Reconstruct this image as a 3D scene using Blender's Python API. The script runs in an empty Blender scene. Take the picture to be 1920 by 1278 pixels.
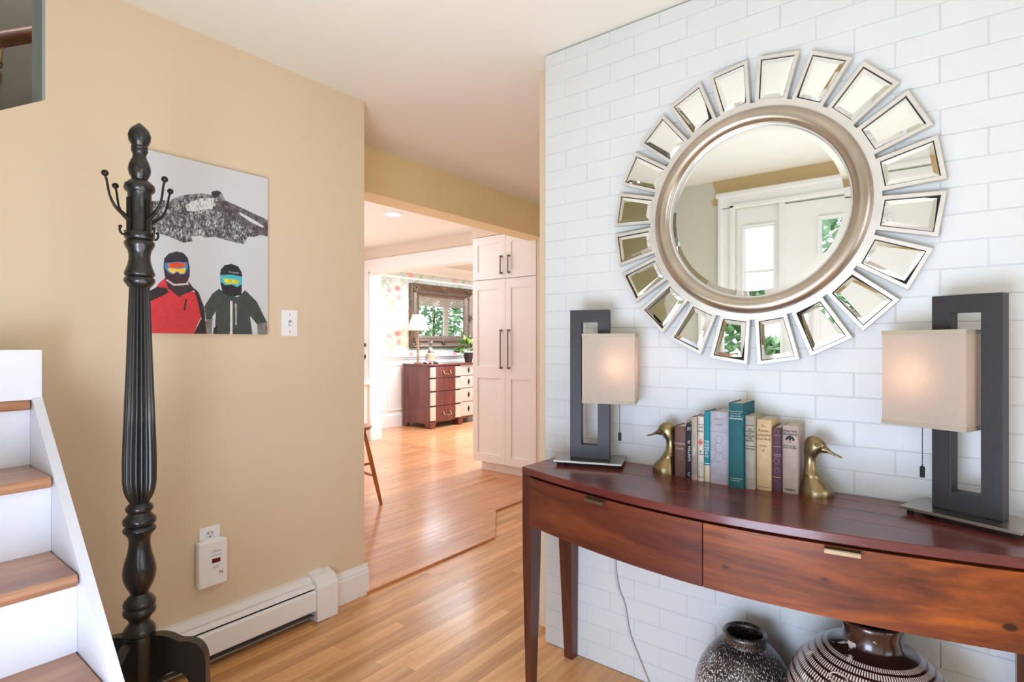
import bpy, bmesh, math, random
import numpy as np
from mathutils import Vector, Matrix
random.seed(7)
R = math.radians
SC = bpy.context.scene
COL = SC.collection

# ------------------------------------------------------------ camera, world, lights, exposure
cd = bpy.data.cameras.new('camera'); cam = bpy.data.objects.new('camera', cd); COL.objects.link(cam)
cam.location = (0, 0, 1.244); cam.rotation_euler = (R(90), 0, R(38))
cd.sensor_width = 36; cd.lens = 19.4625; cd.shift_y = 3 / 1920; cd.clip_start = .02
SC.camera = cam
w = bpy.data.worlds.new('world'); SC.world = w; w.use_nodes = True
bg = w.node_tree.nodes['Background']; bg.inputs[0].default_value = (.86, .93, 1, 1); bg.inputs[1].default_value = 2.4
SC.view_settings.view_transform = 'Standard'; SC.view_settings.look = 'None'
SC.view_settings.gamma = 1; SC.view_settings.use_curve_mapping = False
SC.view_settings.exposure = 0.17
SC.cycles.max_bounces = 10; SC.cycles.diffuse_bounces = 6; SC.cycles.caustics_reflective = False
SC.cycles.sample_clamp_indirect = 6

def area(name, loc, rot, sx, sy, power, col):
    l = bpy.data.lights.new(name, 'AREA'); l.shape = 'RECTANGLE'; l.size = sx; l.size_y = sy; l.energy = power; l.color = col
    o = bpy.data.objects.new(name, l); COL.objects.link(o); o.location = loc; o.rotation_euler = rot; return o
def point(name, loc, power, col, r=.03):
    l = bpy.data.lights.new(name, 'POINT'); l.energy = power; l.color = col; l.shadow_soft_size = r
    o = bpy.data.objects.new(name, l); COL.objects.link(o); o.location = loc; return o
# unseen fill lights added to brighten hall, kitchen, dining room and stairwell
area('side_fill', (2.02, .75, 1.35), (0, R(90), 0), 1.5, 1.5, 2.5, (.80, .90, 1))  # added side fill at the made-up window opening
area('ceiling_bounce_fill', (-.75, .45, 1.0), (R(180), 0, 0), 1.5, 1.1, 13, (.95, 1, .98))  # added soft fill aimed up at the hall ceiling
area('entry_fill', (.95, -.37, .80), (R(90), 0, 0), 1.7, 1.5, 6, (.90, .95, 1))  # added fill standing in front of the solid entry wall
area('door_low_fill', (-.45, -.37, .50), (R(90), 0, 0), .85, .85, 35, (.62, .76, 1))  # added cool fill, kept low so the sunburst mirror misses it
area('kitchen_side_fill', (-6.2, 2.9, 1.45), (0, R(-90), 0), 1.4, 1.8, 24, (.76, .86, 1))  # added sideways kitchen fill, no window is modelled behind it
area('kitchen_down_fill', (-4.4, 3.0, 2.40), (0, 0, 0), 1.6, 1.4, 14, (.82, .89, 1))  # added downward fill under the kitchen ceiling
area('kitchen_up_fill', (-4.2, 2.8, 1.2), (R(180), 0, 0), 1.6, 1.3, 7.5, (.80, .88, 1))  # added upward fill to brighten the kitchen ceiling
area('dining_fill', (-4.6, 6.3, 2.3), (0, 0, 0), 1.8, 2.6, 175, (.72, .87, 1))
area('stairwell_fill', (-2.85, .6, 4.2), (0, 0, 0), .7, 1.2, 44, (.95, .95, 1))  # added from above to brighten the dark stairwell

# ------------------------------------------------------------ materials
def S(r, g, b):
    f = lambda c: ((c / 255) / 12.92) if c / 255 <= .04045 else ((c / 255 + .055) / 1.055) ** 2.4
    return (f(r), f(g), f(b), 1)
MATS = {}
def base(name):
    m = bpy.data.materials.new(name); m.use_nodes = True; nt = m.node_tree
    return m, nt, nt.nodes['Principled BSDF']
def N(nt, t, **kw):
    n = nt.nodes.new(t)
    for k, v in kw.items():
        if isinstance(v, (int, float, tuple)) and k in n.inputs: n.inputs[k].default_value = v
        else: setattr(n, k, v)
    return n
def coords(nt, world=True, scale=(1, 1, 1)):
    if world: src = N(nt, 'ShaderNodeNewGeometry').outputs['Position']
    else: src = N(nt, 'ShaderNodeTexCoord').outputs['Object']
    mp = N(nt, 'ShaderNodeMapping'); nt.links.new(src, mp.inputs['Vector']); mp.inputs['Scale'].default_value = scale
    return mp.outputs[0]
def noise(nt, vec, scale, detail=3, rough=.5, dist=0):
    n = N(nt, 'ShaderNodeTexNoise'); nt.links.new(vec, n.inputs['Vector'])
    n.inputs['Scale'].default_value = scale; n.inputs['Detail'].default_value = detail
    n.inputs['Roughness'].default_value = rough; n.inputs['Distortion'].default_value = dist
    return n.outputs['Fac']
def ramp(nt, fac, stops):
    r = N(nt, 'ShaderNodeValToRGB'); nt.links.new(fac, r.inputs[0]); e = r.color_ramp.elements
    while len(e) < len(stops): e.new(.5)
    for i, (p, c) in enumerate(stops): e[i].position = p; e[i].color = c
    return r.outputs[0]
def mix(nt, fac, a, b, mode='MIX'):
    m = N(nt, 'ShaderNodeMix'); m.data_type = 'RGBA'; m.blend_type = mode
    for s, v in ((0, fac), (6, a), (7, b)):
        if hasattr(v, 'is_linked'): nt.links.new(v, m.inputs[s])
        else: m.inputs[s].default_value = v
    return m.outputs[2]
def bump(nt, bs, h, strength, dist=.002):
    b = N(nt, 'ShaderNodeBump'); nt.links.new(h, b.inputs['Height']); b.inputs['Strength'].default_value = strength
    b.inputs['Distance'].default_value = dist; nt.links.new(b.outputs[0], bs.inputs['Normal'])
def plain(name, col, rough=.5, metal=0, coat=0, var=.06, nscale=9, bumps=0, bscale=60, spec=.5):
    if name in MATS: return MATS[name]
    m, nt, bs = base(name)
    v = coords(nt)
    f = noise(nt, v, nscale, 3)
    c = S(*col); k = 1 - var; c2 = (c[0] * k, c[1] * k, c[2] * k, 1)
    nt.links.new(ramp(nt, f, [(.3, c2), (.7, c)]), bs.inputs['Base Color'])
    bs.inputs['Roughness'].default_value = rough; bs.inputs['Metallic'].default_value = metal
    bs.inputs['Coat Weight'].default_value = coat; bs.inputs['Coat Roughness'].default_value = .08
    bs.inputs['Specular IOR Level'].default_value = spec
    if bumps: bump(nt, bs, noise(nt, v, bscale, 4), bumps)
    MATS[name] = m; return m
def wood(name, cols, rough=.35, coat=0, sc=(8, 8, 1), world=True, rnd=0, knots=0, dist=.4, fine=14, bumps=.05, croute=.1):
    """cols: dark, mid, light; the grain runs along the axis that has the smallest scale"""
    m, nt, bs = base(name)
    v = coords(nt, world, sc)
    if rnd:
        oi = N(nt, 'ShaderNodeObjectInfo'); ad = N(nt, 'ShaderNodeVectorMath'); ad.operation = 'MULTIPLY_ADD'
        cb = N(nt, 'ShaderNodeCombineXYZ'); nt.links.new(oi.outputs['Random'], cb.inputs[0]); nt.links.new(oi.outputs['Random'], cb.inputs[1]); nt.links.new(oi.outputs['Random'], cb.inputs[2])
        nt.links.new(cb.outputs[0], ad.inputs[0]); ad.inputs[1].default_value = (37, 53, 71); nt.links.new(v, ad.inputs[2]); v = ad.outputs[0]
    f = noise(nt, v, 1.2, 5, .55, dist)
    g = noise(nt, v, fine, 4, .6, .1)
    a = ramp(nt, f, [(.32, S(*cols[0])), (.5, S(*cols[1])), (.68, S(*cols[2]))])
    b = mix(nt, .25, a, ramp(nt, g, [(.3, S(*cols[0])), (.7, S(*cols[2]))]))
    if rnd:
        t = ramp(nt, oi.outputs['Random'], [(0, (1 - rnd, 1 - rnd * 1.15, 1 - rnd * 1.35, 1)), (1, (1 + rnd * .5, 1 + rnd * .5, 1 + rnd * .5, 1))])
        b = mix(nt, 1.0, b, t, 'MULTIPLY')
    if knots:
        vo = N(nt, 'ShaderNodeTexVoronoi'); kv = coords(nt, world, (1, 1, 1.7)); nt.links.new(kv, vo.inputs['Vector']); vo.inputs['Scale'].default_value = knots; vo.inputs['Randomness'].default_value = 1
        sp_ = N(nt, 'ShaderNodeSeparateColor'); nt.links.new(vo.outputs['Color'], sp_.inputs[0])
        pw = N(nt, 'ShaderNodeMath'); pw.operation = 'POWER'; nt.links.new(sp_.outputs[0], pw.inputs[0]); pw.inputs[1].default_value = 2.2
        th = N(nt, 'ShaderNodeMath'); th.operation = 'MULTIPLY'; nt.links.new(pw.outputs[0], th.inputs[0]); th.inputs[1].default_value = .17
        df = N(nt, 'ShaderNodeMath'); df.operation = 'SUBTRACT'; nt.links.new(th.outputs[0], df.inputs[0]); nt.links.new(vo.outputs['Distance'], df.inputs[1])
        k = ramp(nt, df.outputs[0], [(0, (0, 0, 0, 1)), (.07, (.95, .95, .95, 1))])
        b = mix(nt, k, b, S(38, 12, 4))
    nt.links.new(b, bs.inputs['Base Color'])
    bs.inputs['Roughness'].default_value = rough; bs.inputs['Coat Weight'].default_value = coat; bs.inputs['Coat Roughness'].default_value = croute; bs.inputs['Specular IOR Level'].default_value = .35
    if bumps: bump(nt, bs, g, bumps, .0008)
    MATS[name] = m; return m

M_beige = plain('beige_wall_paint', (222, 203, 174), .75, var=.02, nscale=2, bumps=.05, bscale=220)
M_beam = plain('golden_beige_paint', (238, 220, 172), .75, var=.03, nscale=2)
M_peach = plain('peach_kitchen_paint', (226, 210, 192), .75, var=.03, nscale=2)
M_ceil = plain('ceiling_paint', (234, 232, 224), .85, var=.02, nscale=1.2, bumps=.04, bscale=180)
M_trim = plain('white_trim_paint', (240, 240, 240), .35, var=.02, nscale=5)
M_cream = plain('cream_cabinet_paint', (240, 237, 233), .4, var=.015, nscale=4)
M_stairw = plain('white_stair_paint', (232, 235, 243), .4, var=.03, nscale=6, bumps=.05, bscale=40)
M_brick = plain('painted_brick', (216, 220, 221), .5, var=.03, nscale=7, bumps=.4, bscale=38)
M_joint = plain('painted_mortar', (206, 210, 211), .6, var=.05, nscale=14, bumps=.4, bscale=90)
M_dark = plain('dark_gap', (28, 24, 22), .8)
M_blackpaint = plain('black_satin_paint', (24, 23, 24), .28, coat=.35, var=.25, nscale=14)
M_iron = plain('dark_cast_iron', (44, 38, 32), .35, metal=.6)
M_taupe = plain('taupe_stairwell_paint', (122, 116, 102), .8)
M_blue = plain('greyblue_jamb_paint', (150, 164, 162), .6)
M_silver = plain('silver_leaf', (222, 219, 212), .42, metal=.5, var=.12, nscale=14, bumps=.08, bscale=50)
M_champ = plain('champagne_leaf', (196, 182, 166), .28, metal=.9, var=.22, nscale=9, bumps=.12, bscale=30)
M_nickel = plain('brushed_nickel', (176, 170, 160), .28, metal=1, var=.1)
M_brass = plain('aged_brass', (166, 146, 108), .33, metal=.95, var=.4, nscale=16, bumps=.05)
M_brasspull = plain('brass_pull', (150, 132, 102), .42, metal=1)
M_bronze = plain('bronze_handle', (120, 104, 88), .35, metal=.9)
M_leather = plain('black_leather', (36, 33, 36), .48, var=.2, nscale=24, bumps=.15, bscale=160)
M_white = plain('white_plastic', (242, 242, 244), .3, var=.01)
M_grey = plain('grey_print', (150, 156, 158), .6)
M_ink = plain('dark_ink', (40, 32, 30), .6)
M_page = plain('old_page_edges', (205, 190, 165), .8, var=.2, nscale=60)
M_red = plain('red_display', (170, 20, 50), .2)
m_glow = MATS
m, nt, bs = base('mirror_silvering'); bs.inputs['Metallic'].default_value = 1; bs.inputs['Roughness'].default_value = .012; bs.inputs['Base Color'].default_value = (.88, .92, .92, 1); M_mirror = m
m, nt, bs = base('window_glass'); bs.inputs['Transmission Weight'].default_value = 1; bs.inputs['Roughness'].default_value = 0; bs.inputs['IOR'].default_value = 1.02; M_glass = m
m, nt, bs = base('clear_glass'); bs.inputs['Transmission Weight'].default_value = 1; bs.inputs['Roughness'].default_value = .02; bs.inputs['IOR'].default_value = 1.4; M_clear = m
def emit(name, col, s):
    m, nt, bs = base(name); bs.inputs['Emission Color'].default_value = S(*col); bs.inputs['Emission Strength'].default_value = s
    bs.inputs['Base Color'].default_value = S(*col); return m
M_lamp = emit('recessed_lamp_glow', (255, 250, 240), 6)
M_flame = emit('bulb_glow', (255, 206, 176), 4)
def shade(name, col, tr=.6):
    m, nt, bs = base(name); nt.nodes.remove(bs)
    out = nt.nodes['Material Output']; d = N(nt, 'ShaderNodeBsdfDiffuse'); t = N(nt, 'ShaderNodeBsdfTranslucent'); mx = N(nt, 'ShaderNodeMixShader')
    v = coords(nt, False, (300, 300, 300)); n = noise(nt, v, 2, 2)
    c = S(*col); cc = ramp(nt, n, [(.3, (c[0] * .92, c[1] * .92, c[2] * .92, 1)), (.7, c)])
    nt.links.new(cc, d.inputs[0]); nt.links.new(cc, t.inputs[0]); mx.inputs[0].default_value = tr
    nt.links.new(d.outputs[0], mx.inputs[1]); nt.links.new(t.outputs[0], mx.inputs[2]); nt.links.new(mx.outputs[0], out.inputs[0]); return m
M_shade = shade('linen_shade', (228, 214, 200), .5)
M_shadeedge = plain('shade_trim', (176, 166, 146), .8)
M_shade2 = shade('cream_shade', (250, 232, 210), .6)

W_oak = wood('hall_oak', [(200, 140, 84), (230, 174, 114), (244, 196, 142)], .34, .3, (14, .9, 14), rnd=.2, bumps=.03, croute=.16)
W_kit = wood('kitchen_oak', [(188, 124, 80), (210, 146, 98), (222, 164, 118)], .3, .45, (14, .9, 14), rnd=.16, bumps=.02, croute=.15)
W_tread = wood('oak_tread', [(140, 92, 66), (172, 122, 88), (196, 148, 108)], .3, .35, (12, 1, 12), bumps=.04)
W_top = wood('cherry_table_top', [(70, 28, 26), (94, 40, 34), (114, 52, 42)], .3, .35, (1, 12, 12), bumps=.03, croute=.14)
W_drawer = wood('knotty_drawer_wood', [(58, 22, 6), (106, 48, 14), (164, 84, 22)], .5, .05, (1.1, 5, 9), knots=9, dist=1.0, fine=9, bumps=.03)
W_drawer2 = wood('dark_drawer_wood', [(66, 26, 16), (94, 42, 24), (124, 62, 32)], .46, .06, (1.1, 5, 9), dist=.8, fine=9, bumps=.03)
W_leg = wood('table_leg_wood', [(58, 28, 22), (80, 42, 30), (100, 54, 38)], .33, .3, (14, 14, 1.5), bumps=.03)
W_mahog = wood('mahogany', [(70, 26, 22), (100, 44, 36), (122, 60, 48)], .22, .5, (8, 8, 1), bumps=0)
W_stool = wood('stool_oak', [(150, 88, 46), (182, 116, 66), (204, 140, 86)], .35, .2, (20, 20, 2), bumps=0)
W_rail = wood('handrail_wood', [(70, 40, 22), (96, 58, 32), (120, 74, 42)], .4, .1, (1, 12, 12), bumps=0)

# ------------------------------------------------------------ mesh helpers
WL = {}                                     # world translation of roots that are not rotated
def link(name, me, parent=None, mats=None, sharp=32):
    o = bpy.data.objects.new(name, me); COL.objects.link(o)
    if parent is not None: o.parent = parent
    return o
class MB:
    def __init__(s): s.v = []; s.f = []; s.mi = []; s.curvy = False
    def add(s, vs, fs, mi=0):
        k = len(s.v); s.v += [tuple(map(float, p)) for p in vs]; s.f += [tuple(i + k for i in f) for f in fs]; s.mi += [mi] * len(fs); return s
    def box(s, a, b, bev=0, mi=0, M=None):
        x0, y0, z0 = a; x1, y1, z1 = b
        if bev <= 0:
            vs = [(x, y, z) for x in (x0, x1) for y in (y0, y1) for z in (z0, z1)]
            fs = [(0, 1, 3, 2), (4, 6, 7, 5), (0, 4, 5, 1), (2, 3, 7, 6), (0, 2, 6, 4), (1, 5, 7, 3)]
        else:
            bm = bmesh.new(); bmesh.ops.create_cube(bm, size=1)
            bmesh.ops.scale(bm, vec=(x1 - x0, y1 - y0, z1 - z0), verts=bm.verts)
            bmesh.ops.bevel(bm, geom=bm.edges[:], offset=bev, segments=2, affect='EDGES', profile=.5)
            bm.verts.index_update(); c = Vector(((x0 + x1) / 2, (y0 + y1) / 2, (z0 + z1) / 2))
            vs = [v.co + c for v in bm.verts]; fs = [[v.index for v in f.verts] for f in bm.faces]; bm.free()
        if M: vs = [M @ Vector(p) for p in vs]
        return s.add(vs, fs, mi)
    def prism(s, pts, h0, h1, axis='z', mi=0, M=None):
        """pts: outline; axis x -> pts are (y,z); y -> (x,z); z -> (x,y)"""
        def P(p, h): return {'x': (h, p[0], p[1]), 'y': (p[0], h, p[1]), 'z': (p[0], p[1], h)}[axis]
        if len(pts) > 8: s.curvy = True
        n = len(pts); vs = [P(p, h0) for p in pts] + [P(p, h1) for p in pts]
        fs = [tuple(range(n))[::-1], tuple(range(n, 2 * n))] + [(i, (i + 1) % n, n + (i + 1) % n, n + i) for i in range(n)]
        if M: vs = [M @ Vector(p) for p in vs]
        return s.add(vs, fs, mi)
    def lathe(s, prof, c=(0, 0, 0), seg=28, mi=0, flute=None, M=None, sx=1, sy=1):
        vs = []; fs = []; s.curvy = True
        for (z, r) in prof:
            for i in range(seg):
                a = 2 * math.pi * i / seg; rr = r
                if flute: rr = r * (1 - flute[1] * (.5 + .5 * math.cos(a * flute[0])) ** 2)
                vs.append((c[0] + rr * math.cos(a) * sx, c[1] + rr * math.sin(a) * sy, c[2] + z))
        n = len(prof)
        for k in range(n - 1):
            for i in range(seg):
                j = (i + 1) % seg; fs.append((k * seg + i, k * seg + j, (k + 1) * seg + j, (k + 1) * seg + i))
        fs.append(tuple(range(seg))); fs.append(tuple((n - 1) * seg + i for i in range(seg)))
        if M: vs = [M @ Vector(p) for p in vs]
        return s.add(vs, fs, mi)
    def loft(s, rings, mi=0, closed=True):
        s.curvy = s.curvy or len(rings[0]) > 5
        n = len(rings[0]); vs = [p for r in rings for p in r]; fs = []
        for k in range(len(rings) - 1):
            for i in range(n):
                j = (i + 1) % n; fs.append((k * n + i, k * n + j, (k + 1) * n + j, (k + 1) * n + i))
        if closed: fs.append(tuple(range(n))); fs.append(tuple((len(rings) - 1) * n + i for i in range(n)))
        return s.add(vs, fs, mi)
    def tube(s, pts, r, seg=10, mi=0, flat=1):
        pts = [Vector(p) for p in pts]; rings = []; up = None
        rs = r if isinstance(r, (list, tuple)) else [r] * len(pts)
        for i, p in enumerate(pts):
            t = (pts[min(i + 1, len(pts) - 1)] - pts[max(i - 1, 0)]).normalized()
            if up is None: up = Vector((0, 0, 1)) if abs(t.z) < .9 else Vector((1, 0, 0))
            a = t.cross(up).normalized(); b = a.cross(t).normalized(); up = b
            rings.append([p + a * rs[i] * math.cos(2 * math.pi * k / seg) + b * rs[i] * flat * math.sin(2 * math.pi * k / seg) for k in range(seg)])
        return s.loft(rings, mi)
    def ball(s, c, r, seg=14, mi=0, sc=(1, 1, 1)):
        n = seg // 2 + 1
        prof = [(-math.cos(math.pi * k / n) * r * sc[2], max(math.sin(math.pi * k / n) * r, 1e-5)) for k in range(n + 1)]
        return s.lathe(prof, c, seg, mi, sx=sc[0], sy=sc[1])
    def mesh(s, name, mats, smooth=True, angle=35):
        me = bpy.data.meshes.new(name); me.from_pydata(s.v, [], s.f)
        for m in (mats if isinstance(mats, (list, tuple)) else [mats]): me.materials.append(m)
        if any(s.mi): me.polygons.foreach_set('material_index', s.mi)
        bm = bmesh.new(); bm.from_mesh(me); bmesh.ops.recalc_face_normals(bm, faces=bm.faces[:]); bm.to_mesh(me); bm.free()
        if smooth and s.curvy: me.shade_smooth(); me.set_sharp_from_angle(angle=R(angle))
        me.update(); return me
    def build(s, name, mats, parent=None, local=False, **kw):
        off = None if (local or parent is None) else WL.get(parent.name)
        if off: s.v = [(a - off[0], b - off[1], c - off[2]) for a, b, c in s.v]
        o = link(name, s.mesh(name, mats, **kw), parent)
        if off: WL[o.name] = off
        return o
def bez(p0, p1, p2, p3, n=12):
    return [tuple((1 - t) ** 3 * a + 3 * (1 - t) ** 2 * t * b + 3 * (1 - t) * t * t * c + t ** 3 * d for a, b, c, d in zip(p0, p1, p2, p3)) for t in [i / n for i in range(n + 1)]]
def catmull(pts, n=8):
    P = [Vector(p) for p in pts]; P = [2 * P[0] - P[1]] + P + [2 * P[-1] - P[-2]]; out = []
    for i in range(1, len(P) - 2):
        for k in range(n):
            t = k / n; a, b, c, d = P[i - 1:i + 3]
            out.append(.5 * ((2 * b) + (c - a) * t + (2 * a - 5 * b + 4 * c - d) * t * t + (3 * b - a - 3 * c + d) * t ** 3))
    out.append(P[-2]); return out
def thing(name, label, cat, loc=(0, 0, 0), rz=0, group=None):
    o = bpy.data.objects.new(name, None); COL.objects.link(o); o.location = loc; o.rotation_euler = (0, 0, rz); o.empty_display_size = .05
    o['label'] = label; o['category'] = cat
    if group: o['group'] = group
    if not rz: WL[o.name] = tuple(loc)
    return o
def tag(o, label, cat, group=None):
    o['label'] = label; o['category'] = cat
    if group: o['group'] = group
    return o
def struct(name, mb, mat, parent=None, **kw):
    o = mb.build(name, mat, parent, **kw)
    if parent is None: o['kind'] = 'structure'
    return o
def text(name, body, size, mat, parent, loc, rot, ext=.0003, align='CENTER', sx=1):
    c = bpy.data.curves.new(name, 'FONT'); c.body = body; c.size = size; c.extrude = ext; c.align_x = align; c.align_y = 'CENTER'; c.space_line = .95; c.resolution_u = 2
    c.materials.append(mat); tmp = bpy.data.objects.new(name + '_curve', c); me = bpy.data.meshes.new_from_object(tmp); bpy.data.objects.remove(tmp)
    me.name = name; o = bpy.data.objects.new(name, me); COL.objects.link(o); o.parent = parent
    o.location = loc; o.rotation_euler = rot; o.scale = (sx, 1, 1); return o
def inst(name, me, parent, loc, scale=(1, 1, 1), rot=(0, 0, 0)):
    o = bpy.data.objects.new(name, me); COL.objects.link(o); o.parent = parent; o.location = loc; o.scale = scale; o.rotation_euler = rot; return o

# ------------------------------------------------------------ room shell
H = 2.44
XL = -2.27                                  # beige wall plane
YB = 1.9                                    # face of the painted bricks
YE = -.41                                   # entry wall
wl = struct('wall_left', MB().prism([(YE, 0), (1.714, 0), (1.714, H), (.477, H), (.477, 2.021), (YE, 1.45)], XL, XL - .13, 'x', mi=0), [M_beige], smooth=False)
jm = MB().prism([(.4772, 2.021), (.4772, H + .1), (.4695, H + .1), (.4695, 2.016)], XL - .002, XL - .13, 'x')
struct('trim_1', jm, M_blue, smooth=False)
# ceiling: hall, kitchen and dining, open above the stairwell behind the beige wall
c = MB(); c.box((XL - .13, YE - .1, H), (2.2, 1.714, H + .08)); c.box((-6.6, 1.714, H), (2.2, 4.56, H + .08)); c.box((-6.6, 4.56, H), (-3.0, 11.2, H + .08))
struct('ceiling', c, M_ceil, smooth=False)
# stairwell
s_ = MB(); s_.box((-3.42, YE - .1, 0), (-3.34, 1.60, 4.6)); s_.box((-3.42, YE - .18, 0), (XL - .13, YE - .1, 4.6)); s_.box((-3.42, 1.60, H), (XL - .0, 1.70, 4.6)); s_.box((-3.42, YE - .1, 4.6), (XL, 1.7, 4.68)); s_.box((XL - .08, YE - .1, H + .08), (XL, 1.7, 4.6))
struct('wall_stairwell', s_, M_taupe, smooth=False)
struct('wall_kitchen_near', MB().box((-6.5, 1.60, 0), (XL - .13, 1.714, H)), M_peach, smooth=False)
struct('wall_kitchen_left', MB().box((-6.6, 1.6, 0), (-6.5, 4.42, H)), M_peach, smooth=False)
# beam and the wall end under it
struct('trim_2', MB().box((-2.95, 1.714, 2.16), (-2.77, 4.02, H)), M_beam, smooth=False)
k = MB(); k.box((-2.86, 4.02, 0), (-1.2, 4.2, H)); k.box((-3.64, 4.0201, 2.26), (-2.86, 4.42, H))
struct('wall_kitchen_right', k, M_peach, smooth=False)
# wall between kitchen and dining room with the wide cased opening
k = MB(); k.box((-6.6, 4.42, 0), (-5.73, 4.56, H)); k.box((-5.73, 4.42, 2.135), (-3.45, 4.56, H)); k.box((-3.62, 4.42, 0), (-2.7, 4.56, 2.135))
struct('wall_kitchen_far', k, M_peach, smooth=False)
def casing(parts, mb, y, d):
    for (x0, z0, x1, z1) in parts: mb.box((x0, y - d, z0), (x1, y, z1), .003)
t = MB(); t.box((-5.87, 4.395, 0), (-5.735, 4.42, 2.135), .004); t.box((-5.87, 4.395, 2.135), (-3.55, 4.42, 2.272), .004)
t.box((-5.885, 4.385, 2.262), (-3.55, 4.42, 2.285), .004); t.box((-5.765, 4.388, 0), (-5.735, 4.42, 2.15), .004)
t.box((-5.735, 4.40, 0), (-5.715, 4.575, 2.135)); t.box((-5.735, 4.40, 2.12), (-3.60, 4.575, 2.136)); t.box((-5.72, 4.40, 0), (-5.70, 4.575, .28), .003)
struct('trim_3', t, M_cream)
# dining room
wpn = (360, 96)
struct('wall_dining_right', MB().box((-3.2, 4.56, 0), (-3.1, 8.55, H)).box((-3.2, 10.6, 0), (-3.1, 11.2, H)).box((-3.2, 8.55, 0), (-3.1, 10.6, 1.30)).box((-3.2, 8.55, 2.28), (-3.1, 10.6, H)), M_cream, smooth=False)
struct('wall_dining_far', MB().box((-6.5, 11.1, 0), (-3.1, 11.2, H)), M_cream, smooth=False)
struct('wall_dining_near', MB().box((-6.5, 4.5605, 0), (-5.9, 4.566, H)), M_cream, smooth=False)
wd = struct('wall_dining_left', MB().box((-6.5, 4.56, 0), (-6.4, 11.1, H)), M_cream, smooth=False)

def painted(name, W, Hh, P, col, mat_rough=.7):
    """grid sheet; P(u,v)->point, col: (Hh,W,3) srgb array painted as flat print"""
    u, v = np.meshgrid(np.linspace(0, 1, W), np.linspace(0, 1, Hh))
    vs = np.array(P(u, v)).reshape(3, -1).T
    idx = np.arange(W * Hh).reshape(Hh, W); q = np.stack([idx[:-1, :-1], idx[:-1, 1:], idx[1:, 1:], idx[1:, :-1]], -1).reshape(-1, 4)
    me = bpy.data.meshes.new(name); me.from_pydata(vs.tolist(), [], q.tolist())
    c = np.clip(col.reshape(-1, 3) / 255., 0, 1); lin = np.where(c <= .04045, c / 12.92, ((c + .055) / 1.055) ** 2.4)
    at = me.color_attributes.new('print', 'FLOAT_COLOR', 'POINT'); at.data.foreach_set('color', np.concatenate([lin, np.ones((len(lin), 1))], 1).astype(np.float32).ravel())
    m, nt, bs = base(name + '_ink'); a = N(nt, 'ShaderNodeAttribute'); a.attribute_name = 'print'; nt.links.new(a.outputs['Color'], bs.inputs['Base Color']); bs.inputs['Roughness'].default_value = mat_rough
    me.materials.append(m); me.update(); return me
rng = np.random.RandomState(3)
def smooth_noise(h, w, k):
    g = rng.rand(h // k + 3, w // k + 3); yy, xx = np.mgrid[0:h, 0:w] / k; y0 = yy.astype(int); x0 = xx.astype(int); fy = yy - y0; fx = xx - x0
    fy = fy * fy * (3 - 2 * fy); fx = fx * fx * (3 - 2 * fx)
    return (g[y0, x0] * (1 - fy) * (1 - fx) + g[y0, x0 + 1] * (1 - fy) * fx + g[y0 + 1, x0] * fy * (1 - fx) + g[y0 + 1, x0 + 1] * fy * fx)
# wallpaper of rose bouquets, Y 4.57..8.2, z 1.045..2.30
Wn, Hn = 520, 180; Y0, Y1, Z0, Z1 = 4.57, 8.2, 1.045, 2.32
yy = np.linspace(Y0, Y1, Wn)[None, :].repeat(Hn, 0); zz = np.linspace(Z0, Z1, Hn)[:, None].repeat(Wn, 1)
img = np.ones((Hn, Wn, 3)) * np.array([206, 214, 206.])
n1 = smooth_noise(Hn, Wn, 22)[..., None]; n2 = smooth_noise(Hn, Wn, 7)[..., None]
img += (n1 - .5) * np.array([18, 8, 4]) + np.where(n2 > .72, 1, 0) * np.array([-22, -14, -22.])
def blob(cy, cz, ry, rz, colr, a=1.0):
    d = ((yy - cy) / ry) ** 2 + ((zz - cz) / rz) ** 2; mm = (np.clip(1.25 - d, 0, 1) * a)[..., None]; img[:] = img * (1 - mm) + np.array(colr) * mm
for i in range(6):
    for j in range(-1, 4):
        for (oy, oz, tw) in ((5.33, 1.28, 0), (5.80, 1.62, 1)):
            cy = oy + i * .95; cz = oz + j * .665
            if not (Z0 - .2 < cz < Z1 + .2): continue
            f = 1 if not tw else -1
            blob(cy - .01 * f, cz - .10, .05, .05, (176, 186, 140), .8); blob(cy - .10 * f, cz - .02, .045, .025, (166, 172, 150), .8)
            blob(cy + .10 * f, cz + .10, .075, .05, (232, 150, 150)); blob(cy - .06 * f, cz + .06, .06, .045, (236, 168, 160)); blob(cy + .12 * f, cz - .03, .05, .055, (230, 160, 158)); blob(cy + .10 * f, cz + .10, .03, .02, (214, 112, 118), .8)
            blob(cy - .03 * f, cz + .20, .02, .05, (170, 186, 160), .6); blob(cy + .02 * f, cz - .18, .03, .03, (170, 176, 120), .7)
me = painted('wallpaper', Wn, Hn, lambda u, v: (np.full(u.shape, -6.398), Y0 + (Y1 - Y0) * u, Z0 + (Z1 - Z0) * v), img)
o = link('wallpaper', me, wd)
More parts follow.
